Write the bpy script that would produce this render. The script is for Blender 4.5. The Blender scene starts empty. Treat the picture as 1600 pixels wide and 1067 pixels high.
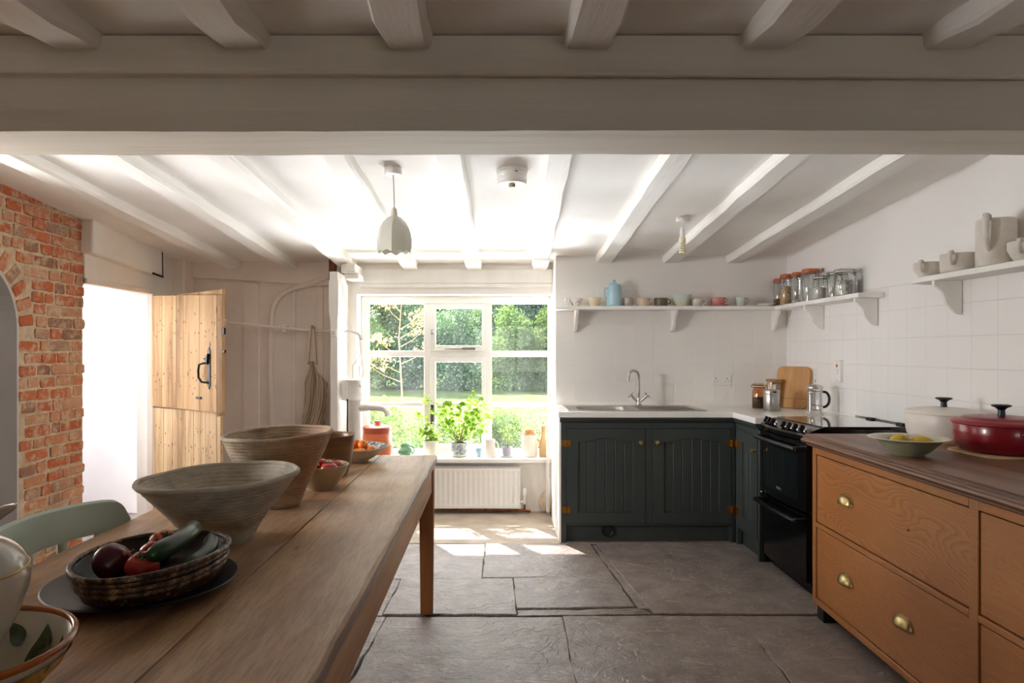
import bpy, math, random
import numpy as np
from mathutils import Vector, Matrix, Euler

R = math.radians
PI = math.pi
C = bpy.context.scene.collection
SC = bpy.context.scene
rnd = random.Random(7)

# ------------------------------------------------------------------ camera
cam_d = bpy.data.cameras.new('camera')
cam = bpy.data.objects.new('camera', cam_d)
C.objects.link(cam)
cam.location = (0, 0, 1.32)
cam.rotation_euler = (R(90), 0, 0)
cam_d.lens = 24
cam_d.sensor_width = 36
cam_d.shift_x = 0.0175
cam_d.shift_y = 0.00906
cam_d.clip_start = 0.02
SC.camera = cam

# ------------------------------------------------------------------ world, sun, added fill lamps
W = bpy.data.worlds.new('sky')
SC.world = W
W.use_nodes = True
wn = W.node_tree
bg = wn.nodes['Background']
tc = wn.nodes.new('ShaderNodeTexCoord')
sp = wn.nodes.new('ShaderNodeSeparateXYZ')
rp = wn.nodes.new('ShaderNodeValToRGB')
wn.links.new(tc.outputs['Generated'], sp.inputs[0])
wn.links.new(sp.outputs['Z'], rp.inputs[0])
rp.color_ramp.elements[0].color = (1.0, 0.985, 0.95, 1)
rp.color_ramp.elements[1].color = (0.72, 0.86, 1.0, 1)
wn.links.new(rp.outputs[0], bg.inputs['Color'])
bg.inputs['Strength'].default_value = 2.0

def light(name, kind, loc, energy, color=(1, 1, 1), direction=None, size=None, size_y=None, **kw):
    d = bpy.data.lights.new(name, kind)
    d.energy = energy
    d.color = color
    if size is not None:
        d.shape = 'RECTANGLE'
        d.size = size
        d.size_y = size_y or size
    for k, v in kw.items():
        setattr(d, k, v)
    o = bpy.data.objects.new(name, d)
    C.objects.link(o)
    o.location = loc
    if direction:
        o.rotation_euler = Vector(direction).to_track_quat('-Z', 'Y').to_euler()
    return o

light('sun', 'SUN', (-4, 12, 14), 14.0, (1.0, 0.965, 0.91), direction=(0.55, -1.0, -1.155), angle=R(0.6))
# added area lamps out of view: fill for sky, paving, lobby, side and near end
light('fill_garden_sky', 'AREA', (-0.3, 7.4, 3.2), 160, (0.88, 0.94, 1.0), direction=(0.0, -1.0, -0.86), size=4.0, size_y=2.2)  # added lamp boosting the sky light through the kitchen window
light('fill_paving_bounce', 'AREA', (-0.3, 6.93, 0.115), 560, (0.91, 0.955, 1.0), direction=(0.03, -1.0, 0.42), size=7.0, size_y=0.2)  # unseen lamp low outside, added as ground bounce onto ceiling and beam
light('fill_lobby', 'AREA', (-4.35, 4.35, 1.5), 17, (0.93, 0.955, 1.0), direction=(1.0, -0.06, -0.04), size=1.2, size_y=1.4, spread=R(100))  # added fill shining through the doorway from an invented lobby window
light('fill_left_side', 'AREA', (-3.45, 2.22, 1.5), 72, (0.95, 0.97, 1.0), direction=(1.0, 0.55, -0.12), size=0.66, size_y=1.0)  # added fill for the sink end, behind an invented side window
light('fill_near_end', 'AREA', (0.5, -5.2, 1.35), 0.5, (1.0, 0.95, 0.88), direction=(0.0, 1.0, -0.12), size=1.9, size_y=1.2)  # weak fill added behind the camera, at an invented rear window

SC.view_settings.view_transform = 'Standard'
SC.view_settings.look = 'None'
SC.view_settings.gamma = 1
SC.view_settings.exposure = 1.22
SC.view_settings.use_curve_mapping = False
SC.cycles.use_denoising = True
SC.cycles.max_bounces = 14
SC.cycles.diffuse_bounces = 12
SC.cycles.glossy_bounces = 4
SC.cycles.transmission_bounces = 6
SC.cycles.transparent_max_bounces = 24
SC.cycles.caustics_reflective = False
SC.cycles.caustics_refractive = False
SC.cycles.sample_clamp_indirect = 6

# ------------------------------------------------------------------ mesh builder
class MB:
    def __init__(self):
        self.v, self.f, self.m = [], [], []

    def add(self, vs, fs, mi=0):
        o = len(self.v)
        self.v += [tuple(p) for p in vs]
        self.f += [tuple(i + o for i in q) for q in fs]
        self.m += [mi] * len(fs)
        return self

    def box(self, x0, y0, z0, x1, y1, z1, mi=0, rot=None, piv=None):
        vs = [(x0, y0, z0), (x1, y0, z0), (x1, y1, z0), (x0, y1, z0), (x0, y0, z1), (x1, y0, z1), (x1, y1, z1), (x0, y1, z1)]
        if rot is not None:
            p = Vector(piv if piv else ((x0 + x1) / 2, (y0 + y1) / 2, (z0 + z1) / 2))
            M = Euler(rot).to_matrix()
            vs = [tuple(M @ (Vector(q) - p) + p) for q in vs]
        return self.add(vs, [(0, 3, 2, 1), (4, 5, 6, 7), (0, 1, 5, 4), (1, 2, 6, 5), (2, 3, 7, 6), (3, 0, 4, 7)], mi)

    def hexa(self, vs, mi=0):
        return self.add(vs, [(0, 3, 2, 1), (4, 5, 6, 7), (0, 1, 5, 4), (1, 2, 6, 5), (2, 3, 7, 6), (3, 0, 4, 7)], mi)

    def lathe(self, prof, n=40, c=(0, 0, 0), wob=None, ex=1.0, ey=1.0, mi=0, M=None):
        vs, fs, rings = [], [], []
        for (r, z) in prof:
            if r < 1e-6:
                rings.append([len(vs)])
                p = (0, 0, z)
                vs.append(p)
            else:
                ring = []
                for k in range(n):
                    t = 2 * PI * k / n
                    rr, zz = (r, z) if wob is None else wob(t, r, z)
                    ring.append(len(vs))
                    vs.append((rr * ex * math.cos(t), rr * ey * math.sin(t), zz))
                rings.append(ring)
        for a, b in zip(rings[:-1], rings[1:]):
            if len(a) == 1 and len(b) == 1:
                continue
            for k in range(n):
                k2 = (k + 1) % n
                if len(a) == 1:
                    fs.append((a[0], b[k2], b[k]))
                elif len(b) == 1:
                    fs.append((a[k], a[k2], b[0]))
                else:
                    fs.append((a[k], a[k2], b[k2], b[k]))
        if M is not None:
            vs = [tuple(M @ Vector(q)) for q in vs]
        vs = [(p[0] + c[0], p[1] + c[1], p[2] + c[2]) for p in vs]
        return self.add(vs, fs, mi)

    def tube(self, path, r, n=10, caps=True, mi=0, flat=1.0, up=None):
        P = [Vector(p) for p in path]
        rs = r if isinstance(r, (list, tuple)) else [r] * len(P)
        vs, fs = [], []
        prev = None
        for i, p in enumerate(P):
            t = (P[min(i + 1, len(P) - 1)] - P[max(i - 1, 0)]).normalized()
            if prev is None:
                a = Vector(up) if up else (Vector((0, 0, 1)) if abs(t.z) < 0.9 else Vector((1, 0, 0)))
            else:
                a = prev
            a = (a - t * a.dot(t))
            if a.length < 1e-6:
                a = t.orthogonal()
            a.normalize()
            prev = a
            b = t.cross(a)
            for k in range(n):
                th = 2 * PI * k / n
                q = p + a * (rs[i] * math.cos(th)) + b * (rs[i] * flat * math.sin(th))
                vs.append(tuple(q))
        for i in range(len(P) - 1):
            for k in range(n):
                k2 = (k + 1) % n
                fs.append((i * n + k, i * n + k2, (i + 1) * n + k2, (i + 1) * n + k))
        if caps:
            fs.append(tuple(reversed(range(n))))
            fs.append(tuple((len(P) - 1) * n + k for k in range(n)))
        return self.add(vs, fs, mi)

    def prism(self, poly, axis, a, b, mi=0):
        # poly: 2D outline; axis x -> (y,z), y -> (x,z), z -> (x,y)
        def P(q, t):
            return {'x': (t, q[0], q[1]), 'y': (q[0], t, q[1]), 'z': (q[0], q[1], t)}[axis]
        n = len(poly)
        vs = [P(q, a) for q in poly] + [P(q, b) for q in poly]
        fs = [tuple(reversed(range(n))), tuple(range(n, 2 * n))]
        for k in range(n):
            k2 = (k + 1) % n
            fs.append((k, k2, n + k2, n + k))
        return self.add(vs, fs, mi)

    def ball(self, c, r, nu=16, nv=10, M=None, mi=0, fn=None):
        rx, ry, rz = (r, r, r) if not isinstance(r, (list, tuple)) else r
        prof_rings = []
        vs, fs = [], []
        for i in range(nv + 1):
            ph = PI * i / nv
            for k in range(nu):
                t = 2 * PI * k / nu
                p = Vector((rx * math.sin(ph) * math.cos(t), ry * math.sin(ph) * math.sin(t), -rz * math.cos(ph)))
                if fn:
                    p = fn(p)
                if M is not None:
                    p = M @ p
                vs.append((p.x + c[0], p.y + c[1], p.z + c[2]))
        for i in range(nv):
            for k in range(nu):
                k2 = (k + 1) % nu
                if i == 0:
                    fs.append((k, nu + k2, nu + k))
                elif i == nv - 1:
                    fs.append((i * nu + k, i * nu + k2, (i + 1) * nu + k))
                else:
                    fs.append((i * nu + k, i * nu + k2, (i + 1) * nu + k2, (i + 1) * nu + k))
        return self.add(vs, fs, mi)

    def build(self, name, mat, parent=None, loc=None, rz=None, bevel=0.0, smooth=40, seg=2, sub=0, fix=True):
        me = bpy.data.meshes.new(name)
        me.from_pydata(self.v, [], self.f)
        mats = mat if isinstance(mat, (list, tuple)) else [mat]
        for m in mats:
            me.materials.append(m)
        if len(mats) > 1:
            me.polygons.foreach_set('material_index', self.m)
        if fix:
            import bmesh
            bm = bmesh.new()
            bm.from_mesh(me)
            loose = [v for v in bm.verts if not v.link_faces]
            if loose:
                bmesh.ops.delete(bm, geom=loose, context='VERTS')
            bmesh.ops.recalc_face_normals(bm, faces=bm.faces)
            bm.to_mesh(me)
            bm.free()
        if smooth:
            me.polygons.foreach_set('use_smooth', [True] * len(me.polygons))
            me.set_sharp_from_angle(angle=R(smooth))
        me.update()
        o = bpy.data.objects.new(name, me)
        C.objects.link(o)
        if parent is not None:
            o.parent = parent
        if loc is not None:
            o.location = loc
        if rz is not None:
            o.rotation_euler = (0, 0, rz)
        if sub:
            s = o.modifiers.new('sub', 'SUBSURF')
            s.levels = s.render_levels = sub
        if bevel:
            b = o.modifiers.new('bevel', 'BEVEL')
            b.width = bevel
            b.segments = seg
            b.limit_method = 'ANGLE'
            b.angle_limit = R(38)
            b.harden_normals = False
        return o

def tag(o, label=None, cat=None, group=None, kind=None):
    if label: o['label'] = label
    if cat: o['category'] = cat
    if group: o['group'] = group
    if kind: o['kind'] = kind
    return o

def thing(name, label, cat, loc=(0, 0, 0), rz=0.0, group=None, kind=None):
    o = bpy.data.objects.new(name, None)
    o.empty_display_size = 0.05
    C.objects.link(o)
    o.location = loc
    o.rotation_euler = (0, 0, rz)
    return tag(o, label, cat, group, kind)

def copy_tree(o, parent=None):
    c = o.copy()
    C.objects.link(c)
    if parent is not None:
        c.parent = parent
    for ch in list(o.children):
        copy_tree(ch, c)
    return c

def struct(mb, name, mat, label, cat, bevel=0.0, smooth=40, **kw):
    o = mb.build(name, mat, bevel=bevel, smooth=smooth, **kw)
    return tag(o, label, cat, kind='structure')

def arc(c, r, a0, a1, n, plane='xz', fix=0.0):
    out = []
    for i in range(n + 1):
        t = R(a0 + (a1 - a0) * i / n)
        u, w = c[0] + r * math.cos(t), c[1] + r * math.sin(t)
        out.append({'xz': (u, fix, w), 'yz': (fix, u, w), 'xy': (u, w, fix)}[plane])
    return out

def bez(p0, p1, p2, p3, n=12):
    p0, p1, p2, p3 = map(Vector, (p0, p1, p2, p3))
    out = []
    for i in range(n + 1):
        t = i / n
        out.append(tuple(p0 * (1 - t) ** 3 + p1 * 3 * t * (1 - t) ** 2 + p2 * 3 * t * t * (1 - t) + p3 * t ** 3))
    return out

def smooth_profile(pr, k=4):
    out = []
    n = len(pr)
    for i in range(n - 1):
        p0, p1, p2, p3 = pr[max(i - 1, 0)], pr[i], pr[i + 1], pr[min(i + 2, n - 1)]
        for j in range(k):
            t = j / k
            q = []
            for c in (0, 1):
                a, b, d, e = p0[c], p1[c], p2[c], p3[c]
                q.append(.5 * (2 * b + (d - a) * t + (2 * a - 5 * b + 4 * d - e) * t * t + (3 * b - a - 3 * d + e) * t ** 3))
            out.append(tuple(q))
    out.append(pr[-1])
    return out

def vessel(outer, th, inner_bottom=None):
    # outer: [(r,z)] from foot to rim -> closed profile with an inside wall
    prof = [(0, outer[0][1])] + list(outer)
    r, z = outer[-1]
    prof.append((r - th * 0.35, z + th * 0.3))
    zb = inner_bottom if inner_bottom is not None else outer[0][1] + th * 1.2
    inn = []
    for (r, z) in reversed(outer):
        if z > zb + 1e-4:
            inn.append((max(r - th, 0.002), z))
    prof += inn
    last = inn[-1][0] if inn else outer[-1][0] - th
    prof += [(last * 0.85, zb), (0, zb)]
    return prof

# ------------------------------------------------------------------ materials
def rgb(h):
    h = h.lstrip('#')
    out = []
    for i in (0, 2, 4):
        c = int(h[i:i + 2], 16) / 255
        out.append(c / 12.92 if c <= 0.04045 else ((c + 0.055) / 1.055) ** 2.4)
    return tuple(out) + (1,)

class NT:
    def __init__(self, name):
        self.m = bpy.data.materials.new(name)
        self.m.use_nodes = True
        self.t = self.m.node_tree
        self.b = self.t.nodes['Principled BSDF']
        self.out = self.t.nodes['Material Output']

    def n(self, typ, props=None, **ins):
        nd = self.t.nodes.new('ShaderNode' + typ)
        for k, v in (props or {}).items():
            setattr(nd, k, v)
        for k, v in ins.items():
            key = int(k[1:]) if k[0] == 'i' and k[1:].isdigit() else k.replace('_', ' ')
            self.set(nd.inputs[key], v)
        return nd

    def set(self, sock, v):
        if isinstance(v, bpy.types.NodeSocket):
            self.t.links.new(v, sock)
        else:
            sock.default_value = v

    def coords(self, scale=(1, 1, 1), kind='Object', rot=(0, 0, 0), loc=(0, 0, 0)):
        t = self.n('TexCoord')
        mp = self.n('Mapping', Vector=t.outputs[kind], Scale=scale, Rotation=rot, Location=loc)
        return mp.outputs[0]

    def noise(self, vec, scale=5, detail=4, rough=0.55, dist=0.0):
        nd = self.n('TexNoise', Vector=vec, Scale=scale, Detail=detail, Roughness=rough, Distortion=dist)
        return nd.outputs['Fac']

    def ramp(self, fac, stops, interp='LINEAR'):
        nd = self.n('ValToRGB', Fac=fac)
        cr = nd.color_ramp
        cr.interpolation = interp
        while len(cr.elements) < len(stops):
            cr.elements.new(0.5)
        for e, (p, c) in zip(cr.elements, stops):
            e.position = p
            e.color = c if len(c) == 4 else tuple(c) + (1,)
        return nd.outputs['Color']

    def mix(self, fac, a, b, mode='MIX'):
        nd = self.n('Mix', {'data_type': 'RGBA', 'blend_type': mode})
        self.set(nd.inputs[0], fac)
        self.set(nd.inputs[6], a)
        self.set(nd.inputs[7], b)
        return nd.outputs[2]

    def math(self, op, a, b=None, c=None, clamp=False):
        nd = self.n('Math', {'operation': op, 'use_clamp': clamp})
        self.set(nd.inputs[0], a)
        if b is not None: self.set(nd.inputs[1], b)
        if c is not None: self.set(nd.inputs[2], c)
        return nd.outputs[0]

    def bump(self, h, strength=0.2, dist=0.01, normal=None):
        nd = self.n('Bump', Height=h, Strength=strength, Distance=dist)
        if normal is not None:
            self.set(nd.inputs['Normal'], normal)
        return nd.outputs[0]

    def P(self, **kw):
        for k, v in kw.items():
            self.set(self.b.inputs[k.replace('_', ' ')], v)
        return self

def g(v):
    return (v, v, v, 1)

def simple(name, c, c2=None, scale=6, rough=0.5, metal=0.0, bump=0.0, bscale=40, bdist=0.004, stretch=(1, 1, 1), coat=0.0, lo=0.35, hi=0.65, spec=0.5, detail=4):
    t = NT(name)
    c = rgb(c) if isinstance(c, str) else c
    vec = t.coords(stretch)
    if c2 is not None:
        c2 = rgb(c2) if isinstance(c2, str) else c2
        col = t.ramp(t.noise(vec, scale, detail), [(lo, c), (hi, c2)])
        t.P(Base_Color=col)
    else:
        t.P(Base_Color=c)
    t.P(Roughness=rough, Metallic=metal)
    t.b.inputs['Specular IOR Level'].default_value = spec
    if coat:
        t.P(Coat_Weight=coat, Coat_Roughness=0.08)
    if bump:
        t.P(Normal=t.bump(t.noise(vec, bscale, 5), bump, bdist))
    return t.m

def wood(name, dark, mid, light, axis='y', rings=9.0, grain=70, rough=0.5, bump=0.12, along=0.07, island=0.25, knots=False, dist=1.6, worn=False):
    t = NT(name)
    s = {'x': (along, 1, 1), 'y': (1, along, 1), 'z': (1, 1, along)}[axis]
    vec = t.coords(s)
    geo = t.n('NewGeometry')
    off = t.n('VectorMath', {'operation': 'ADD'})
    sc = t.n('VectorMath', {'operation': 'SCALE'})
    t.set(sc.inputs[0], (3.1, 2.3, 4.7))
    t.set(sc.inputs['Scale'], geo.outputs['Random Per Island'])
    t.set(off.inputs[0], vec)
    t.set(off.inputs[1], sc.outputs[0])
    v = off.outputs[0]
    big = t.noise(v, 2.2, 3, 0.5)
    bands = t.math('FRACT', t.math('MULTIPLY', big, rings))
    tri = t.math('ABSOLUTE', t.math('SUBTRACT', bands, 0.5))
    fine = t.noise(v, grain, 6, 0.65, 0.2)
    mid_n = t.noise(v, 9, 5, 0.6, dist)
    f = t.math('ADD', t.math('MULTIPLY', tri, 0.55), t.math('ADD', t.math('MULTIPLY', fine, 0.35), t.math('MULTIPLY', mid_n, 0.45)))
    f = t.math('ADD', f, t.math('MULTIPLY', t.math('SUBTRACT', geo.outputs['Random Per Island'], 0.5), island))
    col = t.ramp(f, [(0.28, rgb(dark)), (0.52, rgb(mid)), (0.8, rgb(light))])
    if worn:
        s2 = {'x': (.22, 1, 1), 'y': (1, .22, 1), 'z': (1, 1, .22)}[axis]
        fk = t.ramp(t.noise(t.coords(s2), 34, 3, .5), [(.70, g(0)), (.75, g(.7))])
        col = t.mix(fk, col, rgb('#3b2a1e'))
        gr = t.ramp(t.noise(t.coords(s), 150, 4, .7), [(.42, g(.26)), (.52, g(0))])
        col = t.mix(gr, col, rgb('#4a3526'))
        bl = t.ramp(t.noise(t.coords((1, .6, 1)), 4.5, 5, .6), [(.45, g(0)), (.68, g(.3))])
        col = t.mix(bl, col, rgb('#a29589'))
    if knots:
        vo = t.n('TexVoronoi', Vector=t.coords((1, 1, 0.35)), Scale=9.0)
        k = t.ramp(vo.outputs['Distance'], [(0.04, g(0)), (0.11, g(1))])
        col = t.mix(t.math('SUBTRACT', 1.0, k), col, rgb(dark), 'MIX')
    t.P(Base_Color=col, Roughness=rough, Normal=t.bump(t.math('ADD', fine, t.math('MULTIPLY', tri, 0.4)), bump, 0.003))
    t.b.inputs['Specular IOR Level'].default_value = 0.35
    return t.m

def glass_pane(name, tint=(1, 1, 1, 1), gloss=0.06, rough=0.02, dirt=0.0):
    t = NT(name)
    tr = t.n('BsdfTransparent', Color=tint)
    gl = t.n('BsdfGlossy', Color=(1, 1, 1, 1), Roughness=rough)
    lw = t.n('LayerWeight', Blend=0.25)
    fac = t.math('ADD', t.math('MULTIPLY', lw.outputs['Fresnel'], 0.6), gloss, clamp=True)
    mx = t.n('MixShader')
    t.set(mx.inputs[0], fac)
    t.set(mx.inputs[1], tr.outputs[0])
    t.set(mx.inputs[2], gl.outputs[0])
    res = mx.outputs[0]
    if dirt:
        df = t.n('BsdfTranslucent', Color=(0.9, 0.92, 0.95, 1))
        k = t.ramp(t.noise(t.coords((1, 1, 0.5)), 5, 6, 0.65), [(0.4, g(dirt * 0.25)), (0.72, g(dirt))])
        m2 = t.n('MixShader')
        t.set(m2.inputs[0], k)
        t.set(m2.inputs[1], res)
        t.set(m2.inputs[2], df.outputs[0])
        res = m2.outputs[0]
    t.t.links.new(res, t.out.inputs['Surface'])
    return t.m

def leaf_mat(name, a, b, trans=0.5, scale=1.5):
    t = NT(name)
    geo = t.n('NewGeometry')
    col = t.ramp(geo.outputs['Random Per Island'], [(0.0, rgb(a)), (1.0, rgb(b))])
    d = t.n('BsdfDiffuse', Color=col)
    tl = t.n('BsdfTranslucent', Color=t.mix(0.35, col, rgb('#8fae3c'), 'MIX') if trans > 0.3 else col)
    mx = t.n('MixShader')
    t.set(mx.inputs[0], trans)
    t.set(mx.inputs[1], d.outputs[0])
    t.set(mx.inputs[2], tl.outputs[0])
    t.t.links.new(mx.outputs[0], t.out.inputs['Surface'])
    return t.m

def tile_mat(name, ux, w, h, ox, oz, ztop, base, grout):
    # painted square tiles up to ztop, smooth plaster above; ux: 'X' or 'Y' world axis along the wall
    t = NT(name)
    tcn = t.n('TexCoord')
    s = t.n('SeparateXYZ', Vector=tcn.outputs['Object'])
    u, z = s.outputs[ux], s.outputs['Z']
    def line(c, period, o):
        fr = t.math('FRACT', t.math('DIVIDE', t.math('ADD', c, -o + 50 * period), period))
        d = t.math('MINIMUM', fr, t.math('SUBTRACT', 1.0, fr))
        return t.math('MULTIPLY', d, period)
    d = t.math('MINIMUM', line(u, w, ox), line(z, h, oz))
    gr = t.math('SUBTRACT', 1.0, t.math('DIVIDE', d, 0.0035), clamp=True)
    below = t.math('LESS_THAN', z, ztop)
    edge = t.math('LESS_THAN', t.math('ABSOLUTE', t.math('SUBTRACT', z, ztop)), 0.003)
    gr = t.math('MULTIPLY', gr, below)
    gr = t.math('MAXIMUM', gr, edge)
    nz = t.noise(tcn.outputs['Object'], 1.3, 3)
    col = t.mix(t.math('MULTIPLY', gr, 0.5), t.ramp(nz, [(0.3, base), (0.7, tuple(x * 0.95 for x in base[:3]) + (1,))]), grout)
    # each tile set at its own slight tilt
    iu = t.math('FLOOR', t.math('DIVIDE', t.math('ADD', u, -ox + 50 * w), w))
    iz = t.math('FLOOR', t.math('DIVIDE', t.math('ADD', z, -oz + 50 * h), h))
    cx = t.n('CombineXYZ', X=iu, Y=iz, Z=0.0)
    wnse = t.n('TexWhiteNoise', {'noise_dimensions': '3D'}, Vector=cx.outputs[0])
    tilt = t.math('MULTIPLY', t.math('MULTIPLY', t.math('SUBTRACT', wnse.outputs['Value'], 0.5), t.math('ADD', u, t.math('MULTIPLY', z, 0.7))), 0.02)
    hgt = t.math('ADD', t.math('MULTIPLY', gr, -0.0016), t.math('MULTIPLY', t.noise(tcn.outputs['Object'], 26, 3), 0.0006))
    hgt = t.math('ADD', hgt, t.math('MULTIPLY', tilt, below))
    t.P(Base_Color=col, Normal=t.bump(hgt, 0.55, 1.0))
    t.P(Roughness=t.math('ADD', t.math('MULTIPLY', below, -0.3), 0.62))
    return t.m

M = {}
M['ceiling'] = simple('white_distemper', '#f1eeea', '#ebe7e2', 2.0, 0.85, bump=0.25, bscale=9, bdist=0.01)
M['plaster'] = simple('white_plaster', '#efebe6', '#e6e1da', 1.6, 0.8, bump=0.35, bscale=7, bdist=0.012)
M['plaster_warm'] = simple('aged_limewash', '#ece3dc', '#e3d9d0', 2.4, 0.8, bump=0.4, bscale=10, bdist=0.012)
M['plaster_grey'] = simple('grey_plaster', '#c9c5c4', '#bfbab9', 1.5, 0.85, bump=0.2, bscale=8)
M['joist'] = simple('painted_joist', '#f0ede8', '#e6e1d9', 9, 0.7, bump=0.5, bscale=30, bdist=0.006, stretch=(1, 0.12, 1), lo=0.5, hi=0.8)
M['beam'] = simple('painted_beam', '#e2dacd', '#d2c8b8', 7, 0.75, bump=0.55, bscale=22, bdist=0.008, stretch=(0.1, 1, 1), lo=0.48, hi=0.8)
M['white'] = simple('white_gloss_paint', '#efede9', '#e8e5e0', 3, 0.35, bump=0.06, bscale=20)
M['white_wood'] = simple('white_painted_wood', '#f1efeb', '#e9e6e0', 8, 0.5, bump=0.15, bscale=30, stretch=(1, 1, 0.15))
M['sink_wall'] = tile_mat('white_wall_tiles', 'X', 0.1545, 0.15, 0.628, 0.92, 1.80, rgb('#ece8e3'), rgb('#f6f3ef'))
M['right_wall'] = tile_mat('white_wall_tiles_wide', 'Y', 0.172, 0.159, 0.165, 0.915, 1.69, rgb('#eeebe8'), rgb('#d6d1cb'))
M['white_ceramic'] = simple('white_ceramic', '#eeece6', None, rough=0.18)
M['chrome'] = simple('chrome', '#d2d0ce', None, rough=0.12, metal=1.0)
M['steel'] = simple('brushed_steel', '#b9b5b0', '#a8a49f', 40, 0.28, metal=1.0, stretch=(0.1, 1, 1))
M['brass'] = simple('aged_brass', '#c4ad7c', '#a08a5c', 20, 0.34, metal=1.0)
M['hinge_brass'] = simple('lacquered_brass', '#b8802e', '#94641f', 20, 0.35, metal=1.0)
M['iron'] = simple('black_iron', '#1b1a19', '#2a2826', 30, 0.5, metal=0.6, bump=0.2)
M['black_plastic'] = simple('black_plastic', '#0d0d0e', None, rough=0.35)
M['black_enamel'] = simple('black_enamel', '#060607', None, rough=0.13)
M['black_glass'] = simple('black_glass', '#040506', None, rough=0.04, coat=1.0)
M['window_glass_dark'] = simple('oven_window_glass', '#0b1013', None, rough=0.08, coat=0.6)
M['green_paint'] = simple('dark_green_paint', '#3a3f3c', '#343936', 4, 0.42, bump=0.08, bscale=30, stretch=(1, 1, 0.2))
M['chair_green'] = simple('sage_green_paint', '#b2c4bb', '#a7b9af', 5, 0.38, bump=0.08, bscale=25)
M['worktop'] = simple('white_quartz', '#ece9e4', '#e6e3de', 60, 0.3)
M['copper'] = simple('dull_copper', '#a5653a', '#6e4630', 18, 0.4, metal=0.9)
M['glass'] = glass_pane('window_glass', gloss=0.0, dirt=0.008)
M['jar_glass'] = glass_pane('jar_glass', (0.95, 0.96, 0.955, 1), gloss=0.05)
M['amber_glass'] = glass_pane('amber_glass', (0.90, 0.68, 0.46, 1), gloss=0.05)
M['orange_rubber'] = simple('orange_rubber_seal', '#cf7038', '#bb5c2a', 8, 0.45)
M['wire'] = simple('clip_wire', '#6d6c6a', None, rough=0.3, metal=1.0)
M['dark_wire'] = simple('dark_clip_wire', '#2b2c2d', None, rough=0.35, metal=0.9)
M['cork'] = simple('cork', '#b98b5c', '#9c7245', 60, 0.85)
M['table_wood'] = wood('scrubbed_pine', '#705238', '#ab845f', '#c9a986', 'y', rings=7, worn=True, grain=60, rough=0.40, bump=0.16, along=0.09, island=0.12)
M['table_leg'] = wood('stained_pine', '#5a3217', '#824d26', '#9d6436', 'z', rings=6, grain=60, rough=0.5, bump=0.1, along=0.1)
M['apron_wood'] = wood('stained_pine_rail', '#8f6240', '#bd8c5e', '#d0a678', 'y', rings=6, grain=60, rough=0.5, bump=0.12, along=0.08)
M['chest_top'] = wood('dark_hardwood', '#452a1c', '#6b4733', '#94705a', 'y', rings=6, grain=80, rough=0.4, bump=0.12, along=0.06)
M['door_wood'] = wood('bare_pine', '#7a5530', '#b68f60', '#caa97a', 'z', rings=5, grain=50, rough=0.7, bump=0.25, along=0.08, island=0.2, knots=True)
M['door_wood_low'] = wood('bare_pine_pale', '#866541', '#c4a47c', '#d5bc98', 'z', rings=5, grain=50, rough=0.75, bump=0.3, along=0.08, island=0.2, knots=True)
M['board_wood'] = wood('beech_board', '#a8763f', '#c8955a', '#d8ac74', 'z', rings=5, grain=60, rough=0.5, bump=0.08, along=0.08)
M['trivet_wood'] = wood('pale_trivet_wood', '#b99468', '#d3b489', '#dfc6a0', 'y', rings=4, grain=60, rough=0.6)

def oak(name, fig):
    t = NT(name)
    vec = t.coords((1, 0.34, 1.0))
    n1 = t.noise(vec, 2.6, 2, 0.45)
    n2 = t.noise(t.coords((1, 0.15, 1)), 18, 4, 0.6)
    zc = t.n('SeparateXYZ', Vector=vec)
    base = t.math('ADD', t.math('MULTIPLY', zc.outputs['Z'], 6.0), t.math('MULTIPLY', n1, 9.0))
    base = t.math('ADD', base, t.math('MULTIPLY', n2, 0.55))
    fr = t.math('FRACT', t.math('MULTIPLY', base, 5.5))
    ring = t.ramp(fr, [(0.0, g(0.0)), (0.55, g(0.7)), (0.86, g(1.0)), (1.0, g(0.05))])
    fine = t.noise(t.coords((1, 0.05, 1)), 130, 5, 0.7)
    f = t.math('ADD', t.math('MULTIPLY', ring, fig), t.math('MULTIPLY', fine, 1.0 - fig))
    col = t.ramp(f, [(0.1, rgb('#754322')), (0.42, rgb('#a46633')), (0.8, rgb('#bb7e46'))])
    col = t.mix(0.35, col, t.ramp(t.noise(t.coords(), 1.8, 3), [(0.3, rgb('#8f552a')), (0.7, rgb('#ae7843'))]))
    t.P(Base_Color=col, Roughness=0.36, Normal=t.bump(f, 0.08, 0.002))
    return t.m
M['oak'] = oak('golden_oak', 0.14)
M['oak_figured'] = oak('figured_oak', 0.46)

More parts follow.
